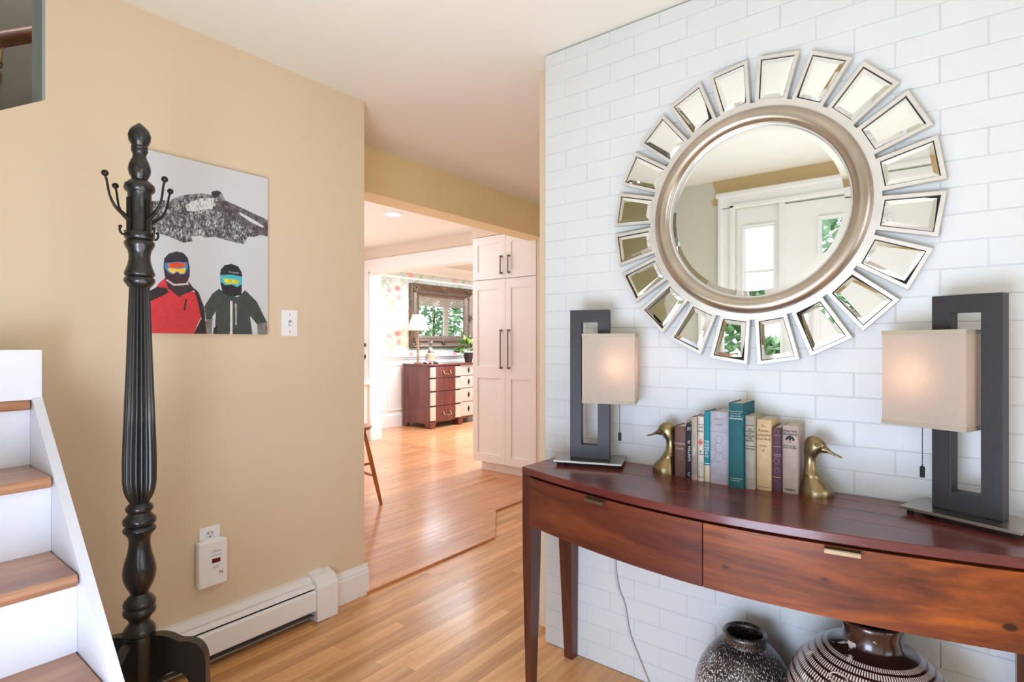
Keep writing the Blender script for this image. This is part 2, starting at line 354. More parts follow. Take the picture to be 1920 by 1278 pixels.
# crown, chair rail, wainscot frames
k = MB().prism([(-6.4, 2.44), (-6.4, 2.30), (-6.38, 2.30), (-6.36, 2.33), (-6.31, 2.37), (-6.27, 2.41), (-6.26, 2.44)], 4.56, 11.1, 'y'); k.box((-6.4, 4.57, 2.20), (-6.385, 11.1, 2.235), .004); struct('trim_4', k, M_trim)
k = MB().prism([(-6.4, .985), (-6.385, .99), (-6.372, 1.02), (-6.355, 1.03), (-6.355, 1.048), (-6.4, 1.048)], 4.57, 11.1, 'y'); struct('trim_5', k, M_trim)
struct('baseboard_dining', MB().prism([(-6.4, 0), (-6.378, 0), (-6.378, .17), (-6.388, .195), (-6.4, .2)], 4.57, 11.1, 'y'), M_trim)
for i in range(6):
    y0 = 4.62 + i * .62; f = MB(); y1 = y0 + .54
    for a, b in (((y0, .24), (y1, .265)), ((y0, .90), (y1, .925)), ((y0, .265), (y0 + .025, .90)), ((y1 - .025, .265), (y1, .90))):
        f.box((-6.4, a[0], a[1]), (-6.386, b[0], b[1]), .004)
    f.build('wainscot_panel', M_trim, wd)
# dining window (seen in the dining mirror)
wn = struct('window_1', MB().box((-3.215, 8.45, 1.20), (-3.17, 8.57, 2.38), .004).box((-3.215, 10.58, 1.20), (-3.17, 10.70, 2.38), .004).box((-3.215, 8.45, 2.27), (-3.17, 10.70, 2.38), .004).box((-3.23, 8.42, 1.21), (-3.15, 10.73, 1.30), .004).box((-3.19, 9.60, 1.28), (-3.13, 9.74, 2.28), .004), M_trim)
MB().box((-3.155, 8.55, 1.29), (-3.15, 9.61, 2.28)).build('window_pane', M_glass, wn); MB().box((-3.155, 9.73, 1.29), (-3.15, 10.6, 2.28)).build('window_pane', M_glass, wn)
bl = MB(); [bl.box((-3.20, 8.58, 2.10 + i * .03), (-3.175, 10.57, 2.122 + i * .03)) for i in range(6)]; bl.build('blind', M_trim, wn)

# entry wall behind the camera with the front door and its sidelight (seen in the sunburst mirror)
m, nt, bs = base('entry_paint_and_shade')
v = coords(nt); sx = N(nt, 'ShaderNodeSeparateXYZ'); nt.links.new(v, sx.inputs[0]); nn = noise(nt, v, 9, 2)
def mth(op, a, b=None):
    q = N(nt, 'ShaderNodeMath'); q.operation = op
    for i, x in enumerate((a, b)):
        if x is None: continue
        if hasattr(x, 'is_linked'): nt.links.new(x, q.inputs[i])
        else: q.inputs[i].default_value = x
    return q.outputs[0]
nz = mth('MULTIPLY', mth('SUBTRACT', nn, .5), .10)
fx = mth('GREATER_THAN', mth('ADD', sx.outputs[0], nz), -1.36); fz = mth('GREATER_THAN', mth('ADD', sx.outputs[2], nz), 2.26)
fl = mth('LESS_THAN', mth('ADD', sx.outputs[0], nz), -1.74)  # left end: stairwell shadow painted into the wall colour as darker olive
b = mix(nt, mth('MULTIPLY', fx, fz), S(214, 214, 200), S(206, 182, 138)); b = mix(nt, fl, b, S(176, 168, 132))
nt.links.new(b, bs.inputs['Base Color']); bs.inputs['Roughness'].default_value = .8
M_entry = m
DX = [(-1.145, -.945), (-.65, -.14)]
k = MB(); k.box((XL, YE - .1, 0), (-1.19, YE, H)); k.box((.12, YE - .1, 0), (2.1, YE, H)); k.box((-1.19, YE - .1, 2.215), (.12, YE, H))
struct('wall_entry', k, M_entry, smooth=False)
t = MB(); y = YE
t.box((-1.31, y, 0), (-1.20, y + .022, 2.23), .005); t.box((-1.31, y, 2.215), (.24, y + .022, 2.315), .005); t.box((.13, y, 0), (.24, y + .022, 2.23), .005)
t.box((-1.33, y, 2.30), (.26, y + .05, 2.335), .008); t.box((-1.315, y, 0), (-1.285, y + .04, 2.31), .006); t.box((-1.235, y, 0), (-1.20, y + .034, 2.24), .006); t.box((-1.235, y, 2.215), (.16, y + .034, 2.245), .006)
t.box((-.905, y - .1, 0), (-.87, y + .012, 2.215), .004)
struct('trim_6', t, M_trim)
sl = MB(); x0, x1 = -1.19, -.905
sl.box((-1.145, y - .07, 2.075), (-.945, y - .02, 2.214)); sl.box((x0, y - .07, 0), (-1.145, y - .02, 2.214)); sl.box((-.945, y - .07, 0), (x1, y - .02, 2.214)); sl.box((-1.145, y - .07, 0), (-.945, y - .02, .9)); sl.box((-1.145, y - .06, 1.75), (-.945, y - .03, 1.765))
sl.box((-1.160, y - .03, .9), (-1.143, y - .01, 2.0725), .003); sl.box((-.947, y - .03, .9), (-.93, y - .01, 2.0725), .003); sl.box((-1.160, y - .03, 2.073), (-.93, y - .01, 2.09), .003)
win2 = struct('window_2', sl, M_trim); MB().box((-1.146, y - .05, .88), (-.944, y - .045, 2.08)).build('window_pane', M_glass, win2)
d = MB(); d.box((-.87, y - .07, 0), (-.652, y - .02, 2.205)); d.box((-.138, y - .07, 0), (.12, y - .02, 2.205)); d.box((-.652, y - .07, 2.072), (-.138, y - .02, 2.205)); d.box((-.652, y - .07, 0), (-.138, y - .02, 1.845))
for a, b in (((-.672, 2.07), (-.118, 2.09)), ((-.672, 1.825), (-.118, 1.845)), ((-.672, 1.845), (-.652, 2.07)), ((-.138, 1.845), (-.118, 2.07))): d.box((a[0], y - .03, a[1]), (b[0], y - .008, b[1]), .003)
dr = struct('door_1', d, M_trim); MB().box((-.655, y - .05, 1.84), (-.135, y - .045, 2.076)).build('door_pane', M_glass, dr)
MB().lathe([(0, .028), (.01, .028), (.012, .012), (.04, .012), (.05, .028), (.07, .028), (.075, .01)], (0, 0, 0), 18, M=Matrix.Translation((.03, y - .02, 1.0)) @ Matrix.Rotation(R(-90), 4, 'X')).build('door_knob', M_brass, dr)
# right-hand wall outside the frame; its window opening is added to light the hall
struct('wall_right_added_window', MB().box((2.05, YE, 0), (2.15, 2.0, .6)).box((2.05, YE, 2.1), (2.15, 2.0, H)).box((2.05, YE, .6), (2.15, 0, 2.1)).box((2.05, 1.5, .6), (2.15, 2.0, 2.1)), M_beige, smooth=False)

# chimney mass and painted brick wall
struct('wall_chimney', MB().box((-1.406, 1.998, 0), (2.15, 4.02, H)), M_beige, smooth=False)
wb = struct('wall_brick', MB().box((-1.307, 1.9016, 0), (2.05, 1.998, 2.434)), M_joint, smooth=False)
CR, BL = .0722, .2
bm1 = [MB().box((-.5, -.5, -.5), (.5, .5, .5)).mesh('brick', M_brick)]
def brick_mesh(L, seed):
    rr = random.Random(seed); b = MB(); b.box((-L / 2 + .0018, -.0475, -CR / 2 + .0014), (L / 2 - .0010, .0475, CR / 2 - .0014), .0016)
    b.v = [(x + rr.uniform(-.0005, .0005), yv + rr.uniform(-.0001, .0001), z + rr.uniform(-.0006, .0006)) for x, yv, z in b.v]
    return b.mesh('brick', M_brick)
full = [brick_mesh(BL, i) for i in range(5)]; half = [brick_mesh(BL / 2, 20 + i) for i in range(2)]; top_m = {}
rest = MB(); ncount = 0; courses = 34
for r_ in range(courses):
    z0 = r_ * CR; z1 = min(z0 + CR, 2.434)
    if z1 - z0 < .02: continue
    zc = z0 + CR / 2; zs = (z1 - z0) / CR
    if zs < 1: zc = (z0 + z1) / 2
    x = -1.31; odd = r_ % 2
    xs = []
    if odd: xs.append((x, BL / 2)); x += BL / 2
    while x < 2.0: xs.append((x, BL)); x += BL
    for (xa, L) in xs:
        yo = random.uniform(-.0007, .0007)
        if xa < .19:
            inst('brick', random.choice(full if L == BL else half), wb, (xa + L / 2, YB + .0475 + yo, zc), (1, 1, zs), (0, 0, 0)); ncount += 1
        else:
            Lc = min(L, 2.05 - xa)
            rest.box((xa + .0015, YB + yo, zc - CR * zs / 2 + .002), (xa + Lc - .0015, YB + .095, zc + CR * zs / 2 - .002), .003)
ro = rest.build('brick_field', M_brick, wb); ro['kind'] = 'stuff'

# ------------------------------------------------------------ floors
fl = struct('floor', MB().box((XL - .13, YE - .1, -.06), (2.15, 4.1, -.018)).box((XL - .13, YE - .1, -.02), (2.15, YE, 0)), M_dark, smooth=False)
pm = [MB().box((-.5, -.5, -.5), (.5, .5, .5)).mesh('plank', W_oak, smooth=False)]
def planks(parent, mesh, xa, xb, w, yfun, ztop, rnd, stuff=None, gap=.0009, dz=.0003, lens=(.55, 1.3)):
    x = xa; n = 0
    while x > xb:
        y0, y1 = yfun(x - w / 2); y = y0 - rnd.uniform(0, .6)
        while y < y1:
            L = rnd.uniform(*lens); a = max(y, y0); b = min(y + L, y1)
            if y1 - b < .12: b = y1
            if b - a > .02:
                z = ztop - rnd.uniform(0, dz)
                if stuff is None: inst('plank', mesh, parent, (x - w / 2, (a + b) / 2, z - .009), (w - gap, b - a - gap, .018)); n += 1
                else: stuff.box((x - w + gap / 2, a + gap / 2, z - .018), (x - gap / 2, b - gap / 2, z))
            y = b if b > y + .01 else y + L
        x -= w
    return n
PW = .0572; rr = random.Random(5)
edge = lambda x: 2.70 if x >= -2.25 else 2.70 + (-2.25 - x) / .35 * .44
n = planks(fl, pm[0], -.15, XL, PW, lambda x: (YE, 1.9 if x > -1.31 else (2.0 if x > -1.41 else 4.02)), 0, rr)
stf = MB(); planks(fl, None, 2.05, -.14, PW, lambda x: (YE, 1.9), 0, rr, stf); so = stf.build('plank_field', W_oak, fl, smooth=False); so['kind'] = 'stuff'
n0 = planks(fl, pm[0], XL, -2.62, PW, lambda x: (2.6, 4.0), 0, rr)
# kitchen floor, laid a little higher, with a border board along its stepped edge
KZ = .009
kf = struct('floor_kitchen', MB().prism([(-6.5, 1.70), (-2.258, 1.70), (-2.258, 2.70), (-2.607, 3.14), (-2.607, 4.5), (-3.6, 4.5), (-3.6, 4.57), (-6.5, 4.57)], -.02, KZ - .003, 'z'), W_kit, smooth=False)
km = MB().box((-.5, -.5, -.5), (.5, .5, .5)).mesh('plank', W_kit, smooth=False)
bw = .085
def border(pts): return MB().prism(pts, -.017, KZ + .003, 'z').build('border_board', W_kit, kf, smooth=False)
border([(-2.25, 1.716), (-2.25, 2.702), (-2.25 - bw, 2.672), (-2.25 - bw, 1.716)])
border([(-2.25, 2.704), (-2.602, 3.142), (-2.602 - bw, 3.112), (-2.25 - bw, 2.674)])
border([(-2.602, 3.144), (-2.602, 4.018), (-2.602 - bw, 4.018), (-2.602 - bw, 3.114)])
edge2 = lambda x: (1.716, min(4.018, 2.72 + (-2.335 - x) / .35 * .44)) if x > -2.66 else (1.716, 4.018 if x > -2.86 else 4.40)
n2 = planks(kf, km, -2.337, -5.9, PW, edge2, KZ, rr, lens=(.7, 1.5))
stf = MB(); planks(kf, None, -5.9, -6.45, PW, lambda x: (1.716, 4.40), KZ, rr, stf); so = stf.build('plank_field', W_kit, kf, smooth=False); so['kind'] = 'stuff'
for i in range(2): MB().box((-5.72, 4.401 + i * .08, -.017), (-3.62, 4.479 + i * .08, KZ + .001), .001).build('threshold_board', W_kit, kf)
# dining floor: too far to pick the boards apart
fd = struct('floor_dining', MB().box((-6.5, 4.56, -.05), (-3.1, 11.2, -.012)), M_dark, smooth=False)
stf = MB(); planks(fd, None, -3.2, -6.38, PW, lambda x: (4.562, 11.1), KZ, rr, stf); so = stf.build('plank_field', W_kit, fd, smooth=False); so['kind'] = 'stuff'
print('bricks', ncount, 'planks', n, n2)
# ------------------------------------------------------------ baseboard, heater
pf = [(XL, 0), (XL + .018, 0), (XL + .018, .108), (XL + .013, .114), (XL + .013, .124), (XL + .006, .134), (XL + .004, .148), (XL, .148)]
struct('baseboard_left', MB().prism(pf, 1.515, 1.731, 'y').box((XL - .13, 1.714, 0), (XL, 1.731, .110)).box((XL - .13, 1.714, .11), (XL, 1.722, .146)), M_trim)
hy0, hy1 = .45, 1.402
ht = thing('baseboard_heater', 'long white metal baseboard heater under the two plug-in devices', 'heater', (XL + .04, (hy0 + hy1) / 2, 0))
MB().prism([(XL, .02), (XL + .008, .02), (XL + .008, .17), (XL + .04, .176), (XL + .046, .170), (XL + .048, .174), (XL + .02, .19), (XL, .192)], hy0, hy1, 'y').build('top_panel', M_trim, ht)
MB().prism([(XL + .040, .171), (XL + .058, .158), (XL + .062, .150), (XL + .058, .150), (XL + .040, .165)], hy0, hy1, 'y').build('damper', M_trim, ht)
MB().prism([(XL + .058, .143), (XL + .064, .143), (XL + .072, .134), (XL + .072, .056), (XL + .066, .05), (XL + .062, .05), (XL + .066, .06), (XL + .066, .13), (XL + .058, .137)], hy0, hy1, 'y').build('front_panel', M_trim, ht)
MB().box((XL + .008, hy0, .06), (XL + .052, hy1, .135)).build('fin_tube', M_dark, ht)
MB().prism([(XL + .001, .0), (XL + .058, .022), (XL + .060, .03), (XL + .056, .03), (XL + .001, .02)], hy0, hy1, 'y').build('bottom_rail', plain('dusty_grey_metal', (140, 134, 128), .6), ht)
e = MB(); e.prism([(XL, 0), (XL + .080, .004), (XL + .080, .150), (XL + .070, .176), (XL + .045, .192), (XL, .205)], 1.404, 1.472, 'y'); e.prism([(XL, .0), (XL + .074, .0), (XL + .074, .150), (XL + .064, .172), (XL + .04, .188), (XL, .198)], 1.472, 1.512, 'y')
e.build('end_cap', M_trim, ht)

# ------------------------------------------------------------ switch, outlet, alarm
t = thing('light_switch', 'white toggle light switch beside the ski photograph', 'switch', (XL, 1.3145, 1.272))
MB().box((XL, 1.277, 1.272), (XL + .006, 1.352, 1.388), .0025).build('switch_plate', M_white, t)
MB().box((XL + .005, 1.309, 1.318), (XL + .009, 1.320, 1.342)).build('toggle_slot', M_grey, t)
MB().box((XL + .007, 1.3105, 1.320), (XL + .018, 1.3185, 1.332), .001).build('toggle', M_white, t)
for z in (1.293, 1.367): MB().ball((XL + .006, 1.3145, z), .0028, 8).build('screw', M_grey, t)
t = thing('wall_outlet', 'white duplex wall outlet above the plug-in alarm', 'outlet', (XL, .978, .41))
MB().box((XL, .940, .408), (XL + .006, 1.017, .525), .0025).build('outlet_plate', M_white, t)
MB().lathe([(0, .0165), (.002, .0165), (.0022, .015)], (0, 0, 0), 24, M=Matrix.Translation((XL + .006, .978, .494)) @ Matrix.Rotation(R(90), 4, 'Y')).build('receptacle', plain('off_white_plastic', (226, 226, 226), .4), t)
s_ = MB(); s_.box((XL + .007, .970, .497), (XL + .0088, .9722, .507)); s_.box((XL + .007, .984, .497), (XL + .0088, .9862, .506)); s_.ball((XL + .0085, .978, .487), .0028, 8); s_.build('socket_holes', M_ink, t)
t = thing('plug_in_alarm', 'white plug-in alarm with a small red display, hanging in the lower socket', 'alarm', (XL, .98, .30))
bd = MB(); bd.box((XL + .0075, .924, .302), (XL + .040, 1.031, .478), .006); bd.box((XL + .0075, .944, .47), (XL + .030, 1.012, .483), .003); bd.build('alarm_body', M_white, t)
fx_ = XL + .0402
MB().box((fx_, .972, .391), (fx_ + .001, 1.003, .407)).build('display', plain('dark_red_display', (70, 12, 28), .15), t)
text('display_digits', '0', .016, M_red, t, (fx_ + .0012 - XL, .996 - .98, .399 - .30), (R(90), 0, R(90)))
for a, b, z in ((.968, 1.006, .432), (.972, 1.002, .438), (.975, .998, .376), (.978, 1.0, .370), (.965, 1.01, .418)): MB().box((fx_, a, z), (fx_ + .0006, b, z + .0018)).build('print_line', M_grey, t)
text('lettering', '', .012, M_grey, t, (0, 0, 0), (0, 0, 0)) if 0 else None
MB().lathe([(0, .0095), (.0008, .0095)], (0, 0, 0), 20, M=Matrix.Translation((fx_, 1.006, .349)) @ Matrix.Rotation(R(90), 4, 'Y')).build('round_sticker', plain('sticker_white', (250, 250, 250), .4), t)
text('sticker_letter', 'N', .019, M_ink, t, (fx_ + .0012 - XL, 1.006 - .98, .349 - .30), (R(90), 0, R(90)))

# ------------------------------------------------------------ ski photograph
POLY = {
'mountain':[(-0.024,0.702),(0.039,0.732),(0.082,0.725),(0.136,0.74),(0.19,0.74),(0.248,0.775),(0.328,0.799),(0.422,0.819),(0.509,0.826),(0.515,0.846),(0.558,0.857),(0.597,0.845),(0.623,0.807),(0.726,0.788),(0.808,0.77),(0.892,0.756),(1.006,0.735),(1.006,0.629),(0.92,0.629),(0.877,0.612),(0.821,0.61),(0.78,0.556),(0.726,0.56),(0.623,0.568),(0.545,0.578),(0.459,0.565),(0.422,0.575),(0.351,0.559),(0.362,0.533),(0.293,0.518),(0.19,0.542),(0.125,0.551),(0.071,0.58),(-0.024,0.581)],
'patch':[(0.315,0.741),(0.422,0.791),(0.532,0.807),(0.519,0.741),(0.446,0.728),(0.362,0.705),(0.315,0.705)],
'ridge':[(0.545,0.791),(0.623,0.804),(0.726,0.788),(0.892,0.756),(1.006,0.732),(1.006,0.629),(0.877,0.644),(0.675,0.696),(0.545,0.735)],
'streak':[(0.739,0.752),(0.808,0.737),(0.892,0.714),(0.97,0.688),(0.948,0.68),(0.836,0.706),(0.754,0.735)],
'tower1':[(0.509,0.84),(0.56,0.857),(0.591,0.851),(0.584,0.819),(0.565,0.826),(0.545,0.81),(0.519,0.814)],
'tower2':[(0.591,0.848),(0.623,0.807),(0.603,0.801),(0.573,0.831)],
'head1':[(0.147,0.373),(0.153,0.417),(0.185,0.447),(0.241,0.464),(0.293,0.46),(0.325,0.435),(0.338,0.388),(0.338,0.326),(0.304,0.275),(0.19,0.268),(0.159,0.306)],
'face1':[(0.164,0.349),(0.334,0.361),(0.33,0.307),(0.28,0.271),(0.19,0.277),(0.166,0.306)],
'gog1':[(0.155,0.391),(0.235,0.405),(0.321,0.409),(0.33,0.379),(0.304,0.339),(0.269,0.335),(0.248,0.349),(0.218,0.332),(0.179,0.342),(0.157,0.365)],
'gog1c':[(0.179,0.391),(0.241,0.402),(0.304,0.402),(0.31,0.387),(0.252,0.371),(0.185,0.368)],
'gog1y':[(0.177,0.367),(0.248,0.365),(0.31,0.377),(0.302,0.346),(0.272,0.339),(0.248,0.353),(0.216,0.336),(0.185,0.349)],
'red':[(-0.002,-0.011),(0.009,0.12),(0.039,0.18),(0.114,0.277),(0.157,0.307),(0.19,0.256),(0.259,0.207),(0.338,0.247),(0.388,0.239),(0.412,0.16),(0.427,0.097),(0.364,-0.008)],
'blk1a':[(-0.002,0.137),(0.028,0.221),(0.103,0.256),(0.168,0.254),(0.185,0.233),(0.157,0.215),(0.093,0.19),(0.039,0.167)],
'blk1b':[(0.338,0.286),(0.409,0.24),(0.453,0.152),(0.47,-0.006),(0.364,-0.008),(0.429,0.088),(0.405,0.178),(0.375,0.248)],
'gait1':[(0.157,0.307),(0.19,0.271),(0.293,0.272),(0.334,0.298),(0.379,0.253),(0.304,0.228),(0.261,0.207),(0.179,0.254)],
'wht1':[(0.168,0.304),(0.224,0.279),(0.334,0.291),(0.334,0.282),(0.224,0.268),(0.166,0.295)],
'zip1':[(0.308,0.196),(0.319,0.196),(0.306,0.131),(0.293,0.134)],
'head2':[(0.578,0.352),(0.586,0.387),(0.616,0.414),(0.675,0.428),(0.733,0.417),(0.765,0.382),(0.769,0.335),(0.761,0.268),(0.687,0.231),(0.603,0.25),(0.584,0.304)],
'gog2':[(0.578,0.353),(0.675,0.362),(0.769,0.355),(0.767,0.311),(0.726,0.289),(0.694,0.297),(0.675,0.303),(0.623,0.294),(0.584,0.314)],
'gog2y':[(0.606,0.336),(0.675,0.336),(0.744,0.329),(0.726,0.303),(0.69,0.309),(0.634,0.3),(0.612,0.317)],
'vent2':[(0.649,0.382),(0.739,0.381),(0.739,0.37),(0.675,0.373),(0.649,0.373)],
'gait2':[(0.584,0.3),(0.623,0.289),(0.687,0.3),(0.765,0.298),(0.761,0.244),(0.675,0.225),(0.603,0.245)],
'jkt2':[(0.453,0.161),(0.515,0.237),(0.571,0.272),(0.623,0.242),(0.726,0.227),(0.795,0.274),(0.899,0.207),(0.998,0.072),(0.899,0.065),(0.836,0.117),(0.86,-0.003),(0.545,-0.006),(0.539,0.044),(0.545,0.137),(0.517,0.099),(0.517,0.081),(0.466,0.079)],
'glv2a':[(0.466,0.084),(0.519,0.09),(0.511,-0.006),(0.457,-0.006)],
'glv2b':[(0.899,0.068),(0.994,0.079),(1.002,-0.002),(0.907,-0.003)],
'blk2':[(0.526,0.035),(0.552,0.046),(0.552,-0.006),(0.524,-0.006)],
'zip2a':[(0.664,0.202),(0.685,0.202),(0.685,-0.005),(0.662,-0.005)],
'zip2b':[(0.705,0.187),(0.72,0.189),(0.722,0.055),(0.709,0.055)],
}
Wc, Hc = 300, 420
uu, vv = np.meshgrid(np.linspace(0, 1, Wc), np.linspace(0, 1, Hc))
def inside(poly):
    r = np.zeros(uu.shape, bool); n = len(poly)
    for i in range(n):
        (x0, y0), (x1, y1) = poly[i], poly[(i + 1) % n]
        if y0 == y1: continue
        c = ((y0 > vv) != (y1 > vv)) & (uu < (x1 - x0) * (vv - y0) / (y1 - y0) + x0); r ^= c
    return r
ph = np.zeros((Hc, Wc, 3)) + np.array([206, 209, 213.])
ph -= (np.clip(.75 - vv, 0, 1) * 10)[..., None]
sn = smooth_noise(Hc, Wc, 3); sn2 = smooth_noise(Hc, Wc, 9); fine = rng.rand(Hc, Wc)
streak = np.stack([np.roll(np.roll(fine, k, 0), j_, 1) * 1. for k in range(7) for j_ in range(2)]).mean(0); streak = (streak - streak.mean()) / streak.std() * .13 + .5
trees = np.clip((streak - .5) * 1.7 + .36 + (sn - .5) * .7 + (sn2 - .5) * .5, 0, 1)[..., None]
ph_tree = np.array([62, 60, 64.]) * (1 - trees) + np.array([208, 208, 212.]) * trees
m = inside(POLY['mountain']); ph[m] = ph_tree[m]
m = inside(POLY['patch']); ph[m] = (np.array([214, 214, 218.]) - (streak[..., None] > .62) * 70)[m]
rk = np.array([92, 86, 90.]) + ((streak - .5) * 120 + (sn2 - .5) * 60)[..., None]
m = inside(POLY['ridge']); ph[m] = rk[m]
def fill(k, c, n=8):
    m = inside(POLY[k]); ph[m] = (np.array(c, float) + ((sn2 - .5) * n * 2)[..., None])[m]
fill('streak', (212, 212, 216)); fill('tower1', (48, 46, 50)); fill('tower2', (150, 150, 155))
fill('jkt2', (62, 68, 64), 4); fill('glv2a', (120, 114, 110), 20); fill('glv2b', (120, 114, 110), 20); fill('blk2', (30, 30, 32)); fill('zip2a', (214, 212, 206)); fill('zip2b', (168, 168, 160))
fill('head2', (38, 36, 50)); fill('vent2', (120, 122, 135)); fill('gait2', (34, 32, 38), 6); fill('gog2', (70, 180, 196)); fill('gog2y', (214, 214, 78), 30)
fill('red', (206, 52, 60), 5); fill('blk1a', (44, 28, 32), 5); fill('blk1b', (42, 28, 32), 6); fill('head1', (46, 42, 52)); fill('face1', (64, 36, 44)); fill('gait1', (52, 36, 42), 6); fill('wht1', (206, 196, 196)); fill('zip1', (30, 20, 24))
fill('gog1', (54, 130, 190)); fill('gog1y', (238, 196, 70), 14); fill('gog1c', (226, 84, 36), 20)
PX = XL + .02
t = thing('ski_photograph', 'photo canvas of two skiers in helmets and goggles before a snowy mountain', 'picture', (XL, .742, 1.278))
MB().box((XL, .742, 1.278), (PX - .0005, 1.206, 1.935), .001).build('canvas_block', plain('canvas_edge', (214, 214, 216), .7), t)
me = painted('photo_print', Wc, Hc, lambda u, v: (np.full(u.shape, PX - XL), .464 * u, .657 * v), ph, .6)
link('photo_print', me, t)

# ------------------------------------------------------------ stairs
st = thing('staircase', 'white painted stairs with oak treads rising to the left of the coat rack', 'stairs', (-1.6, 0, 0))
T = [(1.08, -2.044), (.895, -1.824), (.70, -1.600), (.513, -1.380), (.325, -1.160), (.135, -.940)]
ys0, ys1 = YE + .03, .3995
for i, (z, xn) in enumerate(T):
    back = T[i - 1][1] - .02 if i else -2.20
    if i:
        MB().prism([(xn - .004, z), (xn, z - .006), (xn + .002, z - .014), (xn, z - .022), (xn - .004, z - .027), (back - .012, z - .027), (back - .012, z)], ys0, ys1 - .004, 'y').build('tread', W_tread, st)
    else:
        MB().prism([(xn - .004, z), (xn, z - .006), (xn + .002, z - .014), (xn, z - .022), (xn - .004, z - .027), (back, z - .027), (back, z)], ys0, ys1 - .004, 'y').build('tread', W_tread, st)
    zb = T[i + 1][0] if i + 1 < len(T) else 0
    MB().box((xn - .036, ys0, zb - (.0 if zb else 0)), (xn - .018, ys1, z - .027)).build('riser', M_stairw, st)
sk = MB(); f = lambda x: 1.091 - .855 * (x + 2.05)
sk.prism([(XL + .001, 0), (-.80, 0), (-.80, max(f(-.80), .02)), (-2.05, 1.091), (XL + .001, 1.091)], .400, .423, 'y'); sk.build('skirt_board', M_stairw, st, smooth=False)
MB().box((XL + .001, ys0, 1.081), (-2.046, .423, 1.2235), .002).build('boxed_ledge', M_stairw, st)

# ------------------------------------------------------------ coat rack
TOP= [(1.839, 0.0008), (1.8346, 0.0063), (1.8287, 0.0129), (1.8208, 0.0204), (1.8128, 0.0243), (1.803, 0.0269), (1.7891, 0.0253), (1.7792, 0.0202), (1.7752, 0.0178), (1.7721, 0.0198), (1.7685, 0.0198), (1.7665, 0.0178), (1.7638, 0.02), (1.7594, 0.0194), (1.7554, 0.0168), (1.7495, 0.0154), (1.7416, 0.0172), (1.7337, 0.0212), (1.7218, 0.0251), (1.7099, 0.0269), (1.698, 0.0242), (1.6901, 0.0202), (1.6842, 0.0182), (1.6802, 0.0251), (1.6774, 0.0275), (1.6751, 0.0287), (1.6715, 0.0344), (1.6624, 0.0366), (1.6545, 0.0348), (1.6497, 0.0297), (1.6466, 0.0275), (1.5476, 0.0275), (1.5436, 0.0311), (1.5397, 0.0348), (1.5318, 0.0362), (1.5246, 0.0342), (1.5211, 0.0299), (1.5183, 0.0329), (1.5147, 0.0358), (1.5072, 0.0352), (1.5001, 0.0319), (1.4922, 0.0277), (1.4803, 0.0253), (1.4684, 0.0253), (1.4526, 0.0283), (1.4367, 0.034), (1.4296, 0.0362), (1.4249, 0.0346), (1.4217, 0.0305), (1.4185, 0.0348), (1.4138, 0.0366), (1.407, 0.0356), (1.4011, 0.0313), (1.3952, 0.0273), (1.3912, 0.0228)]
FLUTE= [(1.3914, 0.0237), (1.3202, 0.0264), (1.2489, 0.0287), (1.1777, 0.0311), (1.1065, 0.0337), (1.0352, 0.0361), (0.964, 0.0387), (0.9165, 0.0397), (0.869, 0.0394), (0.8453, 0.0366), (0.831, 0.0323), (0.8215, 0.0278), (0.8144, 0.0235)]
LOW= [(0.8156, 0.0184), (0.8113, 0.0224), (0.8049, 0.0289), (0.7985, 0.0327), (0.7908, 0.0316), (0.7857, 0.0263), (0.7805, 0.0284), (0.775, 0.0333), (0.7686, 0.0387), (0.7609, 0.0393), (0.7549, 0.0376), (0.7502, 0.0319), (0.7463, 0.0355), (0.7416, 0.0391), (0.7361, 0.0385), (0.7301, 0.0333), (0.7215, 0.0274), (0.7087, 0.025), (0.6916, 0.0259), (0.6745, 0.0291), (0.6574, 0.034), (0.6403, 0.0378), (0.6232, 0.0395), (0.6061, 0.0374), (0.589, 0.0314), (0.5762, 0.0246), (0.5668, 0.0205), (0.5625, 0.0235), (0.5569, 0.0291), (0.5497, 0.0351), (0.542, 0.0385), (0.5355, 0.0381), (0.5308, 0.0346), (0.5266, 0.0376), (0.5197, 0.0391), (0.5129, 0.0378), (0.5078, 0.0331), (0.5026, 0.0282), (0.4928, 0.0239), (0.4872, 0.0259), (0.4813, 0.031), (0.4736, 0.0366), (0.4629, 0.0391), (0.4565, 0.0376), (0.4513, 0.0321), (0.4488, 0.031)]
KD = 1.6 / 1.5
cx, cy = -1.833, .598
cr = thing('coat_rack', 'tall black turned wooden coat rack with fluted post and cast hooks', 'coat rack', (cx, cy, 0))
sc_ = lambda L, lim=0: [(1.244 + (z - 1.244) * KD, r * KD) for z, r in L][::-1]
MB().lathe(sc_(LOW), (cx, cy, 0), 36).build('turned_lower_post', M_blackpaint, cr, angle=50)
fl_ = sc_(FLUTE); fl2 = []
for i in range(len(fl_) - 1):
    for k in range(3): a = k / 3; fl2.append((fl_[i][0] * (1 - a) + fl_[i + 1][0] * a, fl_[i][1] * (1 - a) + fl_[i + 1][1] * a))
fl2.append(fl_[-1])
MB().lathe([(fl2[0][0] - .012, .016)] + fl2 + [(fl2[-1][0] + .02, .02)], (cx, cy, 0), 144, flute=(18, .13)).build('fluted_post', M_blackpaint, cr, angle=60)
tp = sc_(TOP)
MB().lathe(tp, (cx, cy, 0), 36).build('turned_top_post', M_blackpaint, cr, angle=50)
zc = 1.244 + (642 - 1190) * 1.6 / 1038
MB().lathe([(.13, .026), (.15, .040), (zc - .01, .040), (zc, .041), (zc + .012, .036)], (cx, cy, 0), 36).build('column_block', M_blackpaint, cr)
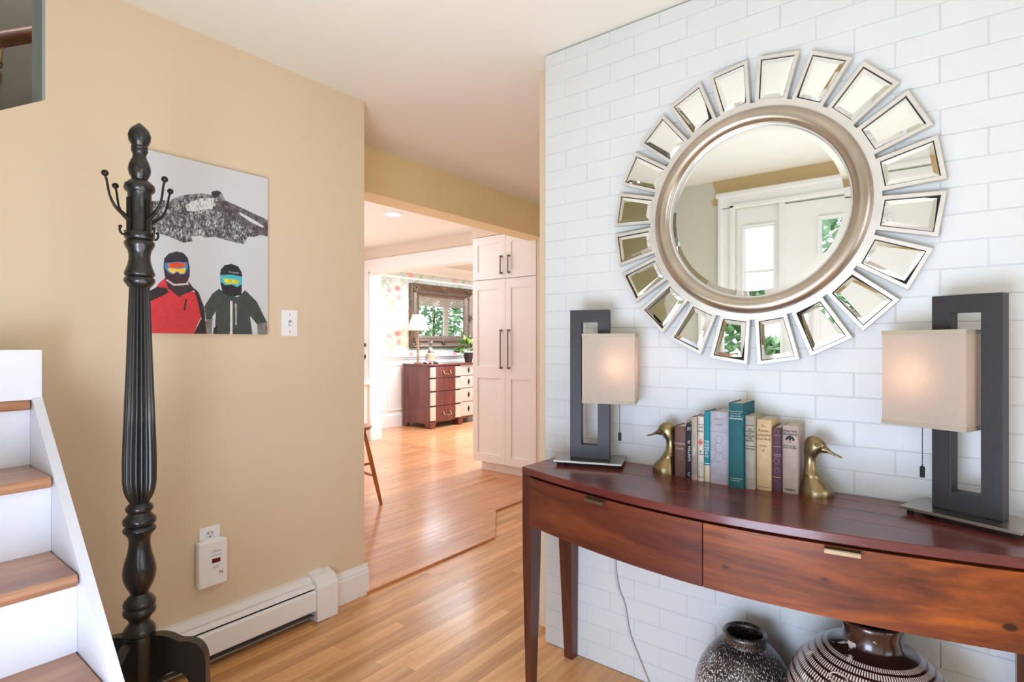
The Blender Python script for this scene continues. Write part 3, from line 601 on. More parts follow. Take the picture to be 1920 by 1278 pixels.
up_ = catmull([(.02, .398, 0), (.055, .402, 0), (.085, .396, 0), (.112, .382, 0), (.145, .378, 0), (.170, .362, 0), (.185, .325, 0), (.187, .24, 0), (.189, .14, 0), (.200, .06, 0), (.222, .010, 0)], 4)
dn_ = catmull([(.186, .0, 0), (.176, .04, 0), (.163, .11, 0), (.150, .20, 0), (.140, .262, 0), (.118, .292, 0), (.092, .294, 0), (.06, .276, 0), (.035, .25, 0), (.02, .24, 0)], 4)
out = [(p.x, p.y) for p in up_] + [(.224, 0)] + [(p.x, p.y) for p in dn_]
for a in (45, 225, 315):
    M = Matrix.Translation((cx, cy, 0)) @ Matrix.Rotation(R(a), 4, 'Z')
    b = MB(); b.prism(out, -.015, .015, 'y'); b.v = [tuple(M @ Vector(p)) for p in b.v]
    o = b.build('leg', M_blackpaint, cr)
hz = 1.612
for a in (19, 109, 199, 289):
    M = Matrix.Translation((cx, cy, 0)) @ Matrix.Rotation(R(a), 4, 'Z')
    b = MB()
    b.box((.028, -.006, hz - .065), (.036, .006, hz + .045), .002)
    P = catmull([(.030, 0, hz - .02), (.050, 0, hz - .005), (.072, 0, hz + .012), (.086, 0, hz + .040), (.093, 0, hz + .075), (.098, 0, hz + .088)], 5)
    b.tube(P, [.0075 - .0045 * min(1, i / 14) for i in range(len(P))], 10); b.ball((.098, 0, hz + .094), .0088, 12)
    P = catmull([(.030, 0, hz - .05), (.042, 0, hz - .062), (.052, 0, hz - .062), (.058, 0, hz - .052), (.056, 0, hz - .045)], 5)
    b.tube(P, .003, 8); b.ball((.056, 0, hz - .043), .005, 10)
    b.v = [tuple(M @ Vector(p)) for p in b.v]
    b.build('hook', M_iron, cr)

# ------------------------------------------------------------ console table
TX0, TX1, TC = -1.192, .186, -.503
def fy(x, off=0): q = (x - TC) / .69; return 1.458 + .118 * abs(q) ** 1.8 - .010 * q + off
tb = thing('console_table', 'dark cherry wood bow-front console table with two drawers against the painted brick', 'table', (TC, 1.70, 0))
def curve_pts(x0, x1, off, n=20): return [(x0 + (x1 - x0) * i / n, fy(x0 + (x1 - x0) * i / n, off)) for i in range(n + 1)]
def slab(x0, x1, ya, yb, z0, z1, curved=False, off=0, b=.0022):
    mb = MB()
    if not curved: return mb.box((x0, ya, z0), (x1, yb, z1), b)
    lo = curve_pts(x0, x1, off + b); hi = curve_pts(x0, x1, off)
    pts = hi + [(x1, yb), (x0, yb)]; ins = lo + [(x1, yb), (x0, yb)]
    n = len(pts); vs = [(p[0], p[1], z0) for p in ins] + [(p[0], p[1], z0 + b) for p in pts] + [(p[0], p[1], z1 - b) for p in pts] + [(p[0], p[1], z1) for p in ins]
    fs = [tuple(range(n))[::-1], tuple(range(3 * n, 4 * n))] + [(k * n + i, k * n + (i + 1) % n, (k + 1) * n + (i + 1) % n, (k + 1) * n + i) for k in range(3) for i in range(n)]
    mb.curvy = True; return mb.add(vs, fs)
slab(TX0, TX1, 0, 1.6185, .776, .80, True).build('top_board', W_top, tb)
for ya, yb in ((1.6195, 1.7185), (1.7195, 1.8185), (1.8195, 1.888)): slab(TX0, TX1, ya, yb, .776, .80, b=.0016).build('top_board', W_top, tb)
LW = .036
for (x0, x1, mt) in ((TX0 + LW + .003, TC - .0015, W_drawer2), (TC + .0015, TX1 - LW - .003, W_drawer)):
    mb = MB(); f_ = curve_pts(x0, x1, .002); bk = curve_pts(x0, x1, .024)[::-1]; mb.prism(f_ + bk, .600, .769, 'z')
    dr = mb.build('drawer', mt, tb)
    xm = (x0 + x1) / 2 if mt is W_drawer2 else -.187
    xm = -.838 if mt is W_drawer2 else xm; wd_ = .036
    p = MB(); a = math.atan((fy(xm + .03) - fy(xm - .03)) / .06); M = Matrix.Translation((xm, fy(xm), .762)) @ Matrix.Rotation(a, 4, 'Z')
    p.box((-wd_, -.018, .002), (wd_, .004, .0052), 0, M=M); p.box((-wd_, -.018, -.006), (wd_, -.0155, .0052), 0, M=M)
    p.build('pull', M_brasspull, dr, smooth=False)
MB().box((TX0 + .012, 1.60, .60), (TX0 + .03, 1.86, .775)).build('side_apron', W_leg, tb); MB().box((TX1 - .03, 1.60, .60), (TX1 - .012, 1.86, .775)).build('side_apron', W_leg, tb)
MB().box((TX0 + .05, 1.862, .60), (TX1 - .05, 1.880, .775)).build('back_apron', W_leg, tb)
ca = MB(); fpt = curve_pts(TX0 + .03, TX1 - .03, .026); ca.prism(fpt + [(TX1 - .03, 1.60), (TX0 + .03, 1.60)], .768, .7755, 'z'); ca.box((TX0 + .03, 1.59, .62), (TX1 - .03, 1.86, .7755)); ca.build('carcass', M_dark, tb, smooth=False)
def leg(rt, rb, z1=.775):
    (a0, b0, a1, b1), (c0, d0, c1, d1) = rt, rb
    mid = [(a0 + (c0 - a0) * .12, b0 + (d0 - b0) * .12, a1 + (c1 - a1) * .12, b1 + (d1 - b1) * .12)][0]
    rs = []
    for z, q in ((0, (c0, d0, c1, d1)), (.45, mid), (.60, (a0, b0, a1, b1)), (z1, (a0, b0, a1, b1))):
        rs.append([(q[0], q[1], z), (q[2], q[1], z), (q[2], q[3], z), (q[0], q[3], z)])
    MB().loft(rs).build('leg', W_leg, tb, smooth=False)
fyl = fy(TX0); fyr = fy(TX1)
leg((TX0 - .002, fyl + .004, TX0 + LW, fyl + .066), (TX0 + .008, fyl + .010, TX0 + .030, fyl + .046))
leg((TX1 - LW, fyr + .004, TX1 + .002, fyr + .066), (TX1 - .030, fyr + .010, TX1 - .008, fyr + .046))
leg((TX0 - .012, 1.838, TX0 + .046, 1.892), (TX0 + .005, 1.856, TX0 + .042, 1.892))
leg((TX1 - .046, 1.838, TX1 + .012, 1.892), (TX1 - .042, 1.856, TX1 - .005, 1.892))

# ------------------------------------------------------------ table lamps
ZT = .80
def lamp(name_label, loc, rz, side, bw_=.245):
    t = thing('table_lamp', name_label, 'lamp', loc, rz)
    b = MB(); b.box((-bw_ / 2, -.074, .012), (bw_ / 2, .074, .020), .001); b.build('base_plate', M_nickel, t, local=True)
    for sx in (-1, 1):
        for sy in (-1, 1): MB().lathe([(0, .008), (.012, .008)], (sx * (bw_ / 2 - .018), sy * .056, 0), 16).build('rubber_foot', M_dark, t, local=True)
    wf, bar, th = .072, .042, .019; z0, z1 = .0202, .563
    f = MB()
    f.box((-wf, -th, z0), (-wf + bar, th, z1), .0012); f.box((wf - bar, -th, z0), (wf, th, z1), .0012)
    f.box((-wf + bar - .001, -th + .0002, z1 - .044), (wf - bar + .001, th - .0002, z1), .0); f.box((-wf + bar - .001, -th + .0002, z0), (wf - bar + .001, th - .0002, z0 + .050), .0)
    f.build('frame', M_leather, t, local=True)
    sw, sd = .185, .115; c = side * (.03 + sw / 2 - .020) ; x0, x1 = c - sw / 2, c + sw / 2
    if side > 0: x0, x1 = -.018, -.018 + sw
    else: x0, x1 = .018 - sw, .018
    s0, s1 = .228, .476; y0, y1 = -sd / 2 - .01, sd / 2 - .01
    q = MB(); th2 = .0012
    for (a, b) in (((x0, y0), (x1, y0)), ((x1, y0), (x1, y1)), ((x1, y1), (x0, y1)), ((x0, y1), (x0, y0))):
        q.add([(a[0], a[1], s0), (b[0], b[1], s0), (b[0], b[1], s1), (a[0], a[1], s1)], [(0, 1, 2, 3)])
    q.build('lamp_shade', M_shade, t, local=True, smooth=False)
    for z in (s0, s1 - .010):
        e = MB()
        e.box((x0 - .0012, y0 - .0012, z), (x1 + .0012, y0 + .0004, z + .010)); e.box((x0 - .0012, y1 - .0004, z), (x1 + .0012, y1 + .0012, z + .010))
        e.box((x0 - .0012, y0, z), (x0 + .0004, y1, z + .010)); e.box((x1 - .0004, y0, z), (x1 + .0012, y1, z + .010))
        e.build('shade_trim', M_shadeedge, t, local=True, smooth=False)
    bx = side * .098; yb = -.01
    MB().tube([(side * .052, 0, .28), (bx - side * .01, yb, .28)], .006).lathe([(0, .013), (.045, .013), (.05, .010)], (bx, yb, .262), 16).build('socket', M_brass, t, local=True)
    MB().lathe([(0, .010), (.015, .012), (.04, .026), (.06, .030), (.08, .022), (.09, .002)], (bx, yb, .312), 18).build('bulb', M_flame, t, local=True)
    cxp = x0 + sw * (.70 if side > 0 else .44)
    ch = MB(); n = 30
    for i in range(n): ch.ball((cxp, y0 + .03, .285 - i * .0058), .0017, 6)
    ch.tube([(cxp, y0 + .03, .29), (cxp, y0 + .03, .12)], .0006, 6)
    pc = ch.build('pull_chain', M_iron, t, local=True)
    MB().lathe([(0, .0055), (.026, .0055), (.03, .002)], (cxp, y0 + .03, .096), 14).build('chain_weight', M_dark, pc, local=True)
    pl = point('lamp_light', (0, 0, 0), .55, (1, .66, .54), .022); pl.parent = t; pl.location = (bx, yb, .356)
    pl.visible_camera = True
    return t
lamp('black leather open-frame lamp with lit square shade at the left end of the console', (-1.027, 1.783, ZT), R(20), 1)
lamp('black leather open-frame lamp with lit square shade at the right end of the console', (.048, 1.787, ZT), R(-21), -1)

# ------------------------------------------------------------ books and bookends
def book(xl, xr, h, yf, dp, col, label, pagecol=M_page, rough=.75, lean=0, deco=None, soft=False, spine2=None):
    wv = xr - xl - .0008
    t = thing('book', label, 'book', ((xl + xr) / 2, yf, ZT), 0, 'books between the duck bookends')
    mt = plain('cloth_%d_%d_%d' % col, col, rough, var=.16, nscale=45, bumps=.12, bscale=300)
    tc = .0022 if wv > .02 else .0014
    c = MB(); X = wv / 2
    sp = []
    for i in range(9):                                           # rounded spine
        a = math.pi * i / 8; sp.append((-X * math.cos(a), .0045 - .0055 * math.sin(a)))
    inn = [(x * (1 - 2 * tc / wv), y + tc) for x, y in sp][::-1]
    outl = [(-X, dp)] + sp + [(X, dp), (X - tc, dp)] + inn + [(-X + tc, dp)]
    c.prism(outl, 0, h, 'z'); c.build('cover', mt, t, local=True, angle=50)
    MB().box((-X + tc + .0002, .005, .003), (X - tc - .0002, dp - .004, h - .003)).build('pages', pagecol, t, local=True, smooth=False)
    for d_ in (deco or []):
        if d_[0] == 't': text('lettering', d_[1], d_[2], d_[4], t, (0, -.0016, h * d_[3]), (R(90), 0, 0), sx=d_[5] if len(d_) > 5 else 1)
        elif d_[0] == 'v': text('lettering', d_[1], d_[2], d_[4], t, (0, -.0016, h * d_[3]), (R(90), R(90), 0))
        elif d_[0] == 'b':                                       # band
            z = h * d_[1]; q = [(x * 1.004, y - .0004) for x, y in sp[1:-1]]; q2 = [(x * .99, y + .0006) for x, y in sp[1:-1]][::-1]
            MB().prism(q + q2, z, z + d_[2], 'z').build('band', d_[3], t, local=True)
        elif d_[0] == 'd':                                       # diamond
            z = h * d_[1]; s = d_[2]; MB().prism([(0, z - s * 1.5), (s, z), (0, z + s * 1.5), (-s, z)], -.0014, -.0006, 'y').build('diamond', d_[3], t, local=True, smooth=False)
        elif d_[0] == 'r':                                       # ring ornament
            z = h * d_[1]; s = d_[2]; MB().tube([(s * math.cos(k * math.pi / 8), -.0013, z + s * 1.2 * math.sin(k * math.pi / 8)) for k in range(17)], .0005, 6).build('ornament', d_[3], t, local=True)
    return t
G_ = plain('gilt_print', (206, 170, 150), .4, metal=.3); Wp = plain('white_print', (228, 228, 226), .6); Gs = plain('silver_print', (176, 186, 190), .5); Gd = plain('faint_print', (150, 146, 152), .6)
Mp = plain('mauve_print', (170, 120, 140), .5); Rd = plain('red_print', (200, 90, 90), .6); Tn = plain('gold_grey', (168, 158, 140), .6); Bk = M_ink; Cr = plain('cream_print', (222, 208, 176), .7)
Pk = plain('pink_print', (206, 160, 160), .7); Br = plain('brown_print', (112, 84, 46), .6)
book(-.711, -.6725, .167, 1.79, .088, (112, 82, 74), 'worn dark brown book with gilt script, first from the left bookend', deco=[('t', 'Londons', .013, .66, G_, .8), ('t', 'Crown', .012, .56, G_, .8), ('r', .25, .008, plain('dull_print', (92, 66, 60), .7))])
book(-.6722, -.6482, .178, 1.79, .086, (42, 38, 50), 'thin black book with white vertical title', deco=[('t', 'JO', .014, .91, Wp, .8), ('v', 'by  WILLIAMS', .0115, .50, Wp), ('t', 'C', .017, .07, Wp, .8)])
book(-.6478, -.6272, .204, 1.772, .10, (182, 156, 148), 'slim tan and mauve book with a grey spine panel', deco=[('b', .42, .105, Tn), ('b', .08, .070, plain('grey_brown_print', (150, 140, 128), .7)), ('v', 'HISTORY', .009, .66, Gd), ('b', .40, .003, Wp), ('v', 'TRAVEL', .008, .45, Wp)])
book(-.6268, -.6066, .207, 1.772, .10, (214, 206, 190), 'cream book with a red diamond on its spine', deco=[('d', .60, .0075, Rd), ('b', .87, .0018, Bk), ('t', 'THE', .008, .83, Bk), ('t', 'BOOK', .0075, .77, Bk, .8), ('t', '&', .011, .46, Bk), ('b', .41, .0018, Bk), ('b', .06, .0018, Bk), ('r', .25, .006, Gd)])
book(-.6062, -.5872, .224, 1.772, .11, (22, 136, 152), 'thin teal book with white lettering and cream foot', deco=[('b', .005, .052, Cr), ('t', 'THE\nSUN\nAND\nSEA\nBY\nA.B.', .0098, .47, Wp, .85), ('b', .26, .002, Wp)])
book(-.5868, -.5280, .227, 1.768, .112, (176, 174, 184), 'thick lavender-grey book with a faded ornament and torn head', deco=[('t', 'DIARY', .010, .90, Gd), ('t', 'NOTES', .008, .82, Gd), ('r', .50, .013, Gd), ('r', .38, .013, Gd), ('r', .62, .010, Gd), ('b', .005, .003, Pk), ('b', .30, .0012, Gd), ('b', .72, .0012, Gd)])
book(-.5252, -.4812, .259, 1.755, .128, (28, 92, 98), 'tall dark teal cloth book, tallest in the row', deco=[('b', .90, .0012, Gs), ('t', 'HISTORY OF', .0052, .875, Gs), ('t', 'NEW YORK', .0062, .845, Gs), ('b', .81, .003, Gs), ('b', .11, .0012, Gs), ('t', 'COMPANY', .006, .085, Gs)])
book(-.4806, -.4512, .221, 1.768, .108, (164, 156, 142), 'grey-beige cloth book right of the tall teal one', deco=[('b', .87, .0015, Bk), ('t', 'THE\nVOYAGE\nOF\nDISCOVERY\nTHE\nBEAGLE', .0072, .74, Bk, .9), ('b', .585, .0015, Bk), ('t', 'DARWIN', .0066, .55, Bk), ])
book(-.4508, -.4080, .212, 1.78, .100, (206, 176, 130), 'pale tan book titled Boston Cooking School Cook Book', deco=[('t', 'The', .009, .91, Br), ('t', 'Boston', .0105, .845, Br), ('t', 'Cooking School', .0075, .785, Br), ('t', 'Cook Book', .009, .725, Br), ('t', 'Farmer', .0075, .63, Br), ('t', 'III', .008, .56, Bk), ('b', .04, .0012, Br)])
book(-.4074, -.3816, .191, 1.786, .092, (88, 56, 68), 'thin maroon book with gilt bands and circular ornaments', deco=[('b', .87, .0012, Mp), ('b', .70, .0012, Mp), ('b', .58, .0012, Mp), ('b', .555, .0012, Mp), ('b', .22, .0014, G_), ('r', .93, .006, Mp), ('r', .48, .007, Mp), ('r', .33, .006, Mp)])
book(-.3808, -.3368, .199, 1.79, .090, (182, 160, 150), 'pinkish-grey book with a dark tree emblem, beside the right duck', deco=[('t', "MARTHA\nDELANCEY", .0092, .895, Bk), ('t', 'RETOLD BY\nMARY STONE', .0062, .685, Bk), ('t', 'Macfield', .008, .055, Bk)])
tk = MB()
for i, (dx, dz) in enumerate(((0, .008), (-.006, .005), (.006, .005), (-.009, 0), (.009, 0), (0, .001))): tk.ball((dx, 0, .199 * .80 + dz), .0038, 8, sc=(1, .15, 1))
tk.box((-.001, -.0004, .199 * .80 - .011), (.001, .0004, .199 * .80))
bk_ = [o for o in bpy.data.objects if o.name.startswith('book') and o.get('label', '').startswith('pinkish')][0]
for i, p in enumerate(tk.v): tk.v[i] = (p[0], p[1] - .0012, p[2])
tk.build('tree_emblem', Bk, bk_, local=True)

def duck(label, loc, rz, s=1.0):
    """head turned along +x"""
    t = thing('duck_bookend', label, 'bookend', loc, rz, 'brass duck bookends')
    n = 20
    def ring(cx_, z, rx, ry, tilt=0, shift=0):
        out_ = []
        for i in range(n):
            a = 2 * math.pi * i / n; x = rx * math.cos(a); y_ = ry * math.sin(a)
            out_.append((cx_ + x * math.cos(tilt), y_, z - x * math.sin(tilt)))
        return out_
    body = [(.000, .0, .043, .044, 0), (.002, .012, .0435, .0445, 0), (.001, .022, .041, .042, 0), (-.003, .034, .035, .037, 0), (-.008, .047, .028, .030, .04), (-.012, .057, .0235, .0255, .08), (-.0125, .0585, .0245, .0262, .08), (-.013, .061, .0228, .0245, .08), (-.016, .075, .0185, .019, .1), (-.0175, .092, .0155, .0155, .05), (-.017, .108, .0155, .015, -.05), (-.014, .117, .0195, .0175, -.1), (-.008, .127, .0265, .0205, -.15), (-.004, .138, .0300, .0225, -.12), (-.003, .149, .0295, .0222, 0), (-.005, .159, .0245, .0190, 0), (-.007, .167, .0160, .013, 0), (-.008, .1715, .006, .005, 0)]
    MB().loft([ring(*b) for b in body]).build('body', M_brass, t, local=True, angle=70)
    rings = []
    for x, z, ry, rz_ in ((.008, .139, .0145, .0145), (.020, .137, .0125, .0120), (.029, .1345, .0095, .0085), (.036, .130, .0072, .0052), (.048, .1245, .0074, .0038), (.058, .121, .0072, .0030), (.064, .1195, .0045, .0022), (.066, .119, .001, .0008)):
        rings.append([(x, ry * math.cos(2 * math.pi * i / 14), z + rz_ * math.sin(2 * math.pi * i / 14)) for i in range(14)])
    MB().loft(rings).build('bill', M_brass, t, local=True, angle=70)
    for sy in (-1, 1): MB().ball((.006, sy * .0205, .148), .0045, 12).tube([(.006 + .007 * math.cos(k * .5), sy * (.0212 - .0014 * math.cos(k * .5)), .148 + .006 * math.sin(k * .5)) for k in range(13)], .0009, 6).build('eye', M_brass, t, local=True)
    for sy in (-1, 1): MB().tube([(.010, sy * .0205, .138), (.003, sy * .0215, .130), (.002, sy * .0195, .122), (.007, sy * .0165, .118)], .0011, 6).build('cheek_line', M_brass, t, local=True)
    t.scale = (s, s, s); return t
duck('brass duck head bookend facing right at the right end of the books', (-.2935, 1.818, ZT), R(-8))
duck('brass duck head bookend facing left at the left end of the books', (-.7560, 1.828, ZT), R(188))

# ------------------------------------------------------------ pottery under the table
def pottery(label, loc, prof, kind, rimr):
    t = thing('pottery_vase', label, 'vase', loc)
    m, nt, bs = base('glaze_' + kind)
    src = N(nt, 'ShaderNodeTexCoord').outputs['Object']
    sx = N(nt, 'ShaderNodeSeparateXYZ'); nt.links.new(src, sx.inputs[0])
    ang = mth2(nt, 'ARCTAN2', sx.outputs[1], sx.outputs[0])
    cb = N(nt, 'ShaderNodeCombineXYZ'); nz_ = noise(nt, src, 7, 2); 
    if kind == 'large':
        vl = N(nt, 'ShaderNodeVectorMath'); vl.operation = 'DISTANCE'; nt.links.new(src, vl.inputs[0]); vl.inputs[1].default_value = (0, 0, .56)
        row = mth2(nt, 'ADD', mth2(nt, 'MULTIPLY', vl.outputs['Value'], 50), mth2(nt, 'MULTIPLY', nz_, .8))
        rad = mth2(nt, 'FRACT', row); rw = mth2(nt, 'FLOOR', row)
        tick = mth2(nt, 'FRACT', mth2(nt, 'ADD', mth2(nt, 'MULTIPLY', ang, 22), mth2(nt, 'MULTIPLY', rw, .37)))
        a = mth2(nt, 'MULTIPLY', mth2(nt, 'LESS_THAN', rad, .68), mth2(nt, 'GREATER_THAN', tick, .45))
        wear = ramp(nt, noise(nt, src, 14, 3), [(.22, (0, 0, 0, 1)), (.34, (1, 1, 1, 1))])
        topm = mth2(nt, 'LESS_THAN', sx.outputs[2], .470)
        f = mth2(nt, 'MULTIPLY', mth2(nt, 'MULTIPLY', a, topm), wear)
        spl = ramp(nt, noise(nt, src, 28, 3), [(.66, (0, 0, 0, 1)), (.70, (1, 1, 1, 1))])
        f = mth2(nt, 'MAXIMUM', f, mth2(nt, 'MULTIPLY', spl, .8))
        colr = mix(nt, f, S(48, 24, 20), S(216, 200, 190)); h = mth2(nt, 'MULTIPLY', rad, 1)
    else:
        nt.links.new(mth2(nt, 'MULTIPLY', ang, 12), cb.inputs[0]); nt.links.new(mth2(nt, 'MULTIPLY', sx.outputs[2], 70), cb.inputs[2])
        q = noise(nt, cb.outputs[0], 2.2, 3, .6); dens = mth2(nt, 'MULTIPLY', mth2(nt, 'SUBTRACT', .33, sx.outputs[2]), 1.0)
        f = ramp(nt, mth2(nt, 'ADD', q, dens), [(.585, (0, 0, 0, 1)), (.62, (1, 1, 1, 1))])
        colr = mix(nt, f, S(46, 36, 34), S(214, 208, 206)); h = q
    nt.links.new(colr, bs.inputs['Base Color']); bs.inputs['Roughness'].default_value = .22; bs.inputs['Coat Weight'].default_value = .5
    bump(nt, bs, h, .35, .003)
    MB().lathe(prof, (0, 0, 0), 64).build('body', m, t, local=True, angle=60)
    return t, m
def mth2(nt, op, a, b=None):
    q = N(nt, 'ShaderNodeMath'); q.operation = op
    for i, x in enumerate((a, b)):
        if x is None: continue
        if hasattr(x, 'is_linked'): nt.links.new(x, q.inputs[i])
        else: q.inputs[i].default_value = x
    return q.outputs[0]
pr = [(0, .075), (.01, .085), (.06, .12), (.12, .142), (.18, .147), (.23, .141), (.27, .127), (.31, .103), (.333, .084), (.345, .070), (.348, .060), (.358, .058), (.368, .062), (.377, .062), (.381, .056), (.378, .050), (.368, .047), (.352, .047), (.33, .06), (.28, .09)]
pottery('smaller dark speckled pottery vase with an open mouth under the table', (-.472, 1.738, 0), pr, 'small', .06)
pr = [(0, .09), (.01, .10), (.07, .14), (.14, .172), (.21, .190), (.28, .198), (.34, .196), (.38, .184), (.41, .168), (.44, .142), (.462, .115), (.474, .092), (.480, .072), (.490, .066), (.515, .064), (.530, .069), (.540, .070), (.545, .065), (.54, .058), (.51, .054), (.48, .058), (.44, .1)]
vt, vm = pottery('larger round dark vase with rows of white tick marks under the right drawer', (-.145, 1.672, 0), pr, 'large', .07)
q = [(.094 * math.cos(a), .094 * math.sin(a)) for a in (0,)]
an = R(-112); c0 = Vector((.150 * math.cos(an), .150 * math.sin(an), .4365)); nrm = Vector((math.cos(an) * .6, math.sin(an) * .6, .8)); tx = Vector((-math.sin(an), math.cos(an), 0)); ty = nrm.cross(tx)
MB().tube([tuple(c0 + tx * .021 * math.cos(k * math.pi / 10) + ty * .013 * math.sin(k * math.pi / 10)) for k in range(21)], .0016, 6).build('oval_seal', plain('seal_glaze', (200, 184, 172), .35), vt, local=True)
# lamp cord
cdp = catmull([(-.984, 1.886, .62), (-.984, 1.888, .41), (-.969, 1.888, .315), (-.944, 1.889, .262), (-.924, 1.889, .165), (-.885, 1.887, .084), (-.850, 1.88, .02), (-.83, 1.86, .004), (-.70, 1.84, .004)], 8)
Mc = plain('clear_cord', (196, 198, 204), .3)
b = MB(); b.tube(cdp, .0022, 8); b.tube([p + Vector((.0046 if i < 22 else .0030, 0, 0)) for i, p in enumerate(cdp)], .0022, 8)
tag(b.build('lamp_cord', Mc), 'clear lamp cord hanging down the brick behind the console table', 'cord')

# ------------------------------------------------------------ sunburst mirror
MC = Vector((-.486, 1.90, 1.665))
sm = thing('sunburst_mirror', 'large round silver-framed sunburst mirror hanging on the white brick wall', 'mirror', MC)
FR = Matrix.Rotation(R(90), 4, 'X')              # local: x right, y up, z toward the room
def ringprof(prof, mat, name, seg=96, parent=sm):
    vs = []; fs = []; n = len(prof)
    for i in range(seg):
        a = 2 * math.pi * i / seg
        for (r, h) in prof: vs.append((r * math.cos(a), -h, r * math.sin(a)))
    for i in range(seg):
        j = (i + 1) % seg
        for k_ in range(n): fs.append((i * n + k_, i * n + (k_ + 1) % n, j * n + (k_ + 1) % n, j * n + k_))
    b = MB(); b.curvy = True; b.add(vs, fs); return b.build(name, mat, parent, local=True, angle=40)
ringprof([(.340, .008), (.3475, .012), (.3475, .026), (.322, .028), (.322, .008)], M_silver, 'outer_band')
pr = [(.277, .012)] + [(.3025 + .0265 * math.cos(a), .022 + .026 * math.sin(a)) for a in [math.pi * (1 - i / 10) for i in range(11)]] + [(.329, .012)]
ringprof(pr, M_champ, 'ring_frame')
ringprof([(.279, .012), (.279, .026), (.273, .024), (.271, .016), (.271, .012)], M_silver, 'inner_lip')
b = MB(); sg = 96
vs = [(0, -.018, 0)] + [(.255 * math.cos(2 * math.pi * i / sg), -.018, .255 * math.sin(2 * math.pi * i / sg)) for i in range(sg)] + [(.276 * math.cos(2 * math.pi * i / sg), -.0155, .276 * math.sin(2 * math.pi * i / sg)) for i in range(sg)] + [(.276 * math.cos(2 * math.pi * i / sg), -.010, .276 * math.sin(2 * math.pi * i / sg)) for i in range(sg)]
b.add(vs, [(0, 1 + i, 1 + (i + 1) % sg) for i in range(sg)] + [(1 + i, 1 + sg + i, 1 + sg + (i + 1) % sg, 1 + (i + 1) % sg) for i in range(sg)] + [(1 + sg + i, 1 + 2 * sg + i, 1 + 2 * sg + (i + 1) % sg, 1 + sg + (i + 1) % sg) for i in range(sg)])
b.build('mirror_glass', M_mirror, sm, local=True, smooth=False)
ringprof([(.277, .001), (.277, .010), (.1, .010), (.1, .001)], M_dark, 'backing')
def ray_frame():
    b = MB(); r0, r1 = .342, .488; w0, w1 = .0475, .0615; t = .011; h0, h1 = .004, .026
    O = [(-w0, r0), (w0, r0), (w1, r1), (-w1, r1)]; sl = (w1 - w0) / (r1 - r0)
    I = [(-w0 + t - sl * t * .0, r0 + t * .9), (w0 - t, r0 + t * .9), (w1 - t - .001, r1 - t), (-w1 + t + .001, r1 - t)]
    vs = []
    for P, h in ((O, h0), (O, h1 - .002), ([(x * .985, r0 + .001 if y == r0 else r1 - .001) for x, y in O], h1), (I, h1), (I, h1 - .007)): vs += [(x, -h, y) for x, y in P]
    fs = []
    for L in range(4):
        for i in range(4): j = (i + 1) % 4; fs.append((L * 4 + i, L * 4 + j, (L + 1) * 4 + j, (L + 1) * 4 + i))
    fs.append((0, 1, 2, 3)); b.add(vs, fs)
    g = MB(); g.add([(x, -(h1 - .0071), y) for x, y in I], [(0, 1, 2, 3)])
    p = MB(); e = .0026; be = .012
    J = [(I[0][0] + e, I[0][1] + e), (I[1][0] - e, I[1][1] + e), (I[2][0] - e, I[2][1] - e), (I[3][0] + e, I[3][1] - e)]
    K = [(J[0][0] + be, J[0][1] + be), (J[1][0] - be, J[1][1] + be), (J[2][0] - be, J[2][1] - be), (J[3][0] + be, J[3][1] - be)]
    p.add([(x, -(h1 - .0058), y) for x, y in J] + [(x, -(h1 - .0036), y) for x, y in K], [(4, 5, 6, 7)] + [(i, (i + 1) % 4, 4 + (i + 1) % 4, 4 + i) for i in range(4)])
    return b.mesh('ray_frame', M_silver, smooth=False), g.mesh('pane_bed', M_dark, smooth=False), p.mesh('mirror_pane', M_mirror, smooth=False)
rf, gb, mp = ray_frame()
rr = random.Random(11)
for i in range(20):
    a = 2 * math.pi * (i + .5) / 20
    o = inst('ray_frame', rf, sm, (0, 0, 0), rot=(0, a, 0))
    inst('pane_bed', gb, o, (0, 0, 0)); 
    q = inst('mirror_pane', mp, o, (0, 0, 0)); tx = rr.uniform(-.035, .035); ty = rr.uniform(-.035, .035)
    cen = Vector((0, -.0215, .415)); Mt = Matrix.Translation(cen) @ Matrix.Rotation(tx, 4, 'X') @ Matrix.Rotation(ty, 4, 'Z') @ Matrix.Translation(-cen)
    q.location = Mt.to_translation(); q.rotation_euler = Mt.to_euler()

# ------------------------------------------------------------ kitchen pieces
t = thing('pantry_cabinet', 'tall cream pantry cabinet with four panelled doors and bar handles', 'cabinet', (-3.24, 4.2, 0))
cx0, cx1, cyf = -3.625, -2.865, 4.04
MB().box((cx0, cyf, .10), (cx1, 4.415, 2.257), .002).build('carcass', M_cream, t)
MB().box((cx0 + .055, cyf + .05, KZ), (cx1, 4.41, .10)).build('toe_kick', M_cream, t)
def cdoor(x0, x1, z0, z1, rails, hx, hz0, hz1):
    b = MB(); s = .062; y0, y1 = cyf - .022, cyf - .001
    b.box((x0, y0, z0), (x0 + s, y1, z1), .0012); b.box((x1 - s, y0, z0), (x1, y1, z1), .0012)
    for (a, c_) in rails: b.box((x0 + s - .001, y0 + .0004, a), (x1 - s + .001, y1, c_), .001)
    b.box((x0 + s, y0 + .010, z0 + .02), (x1 - s, y1, z1 - .02))
    d = b.build('door', M_cream, t)
    h = MB(); yh = y0 - .028
    h.box((hx - .0055, yh, hz0), (hx + .0055, yh + .008, hz1), .001)
    for z in (hz0, hz1 - .016): h.box((hx - .009, yh - .002, z), (hx + .009, y0, z + .016), .0015)
    h.build('handle', M_bronze, d)
xm = -3.216
g = .0015
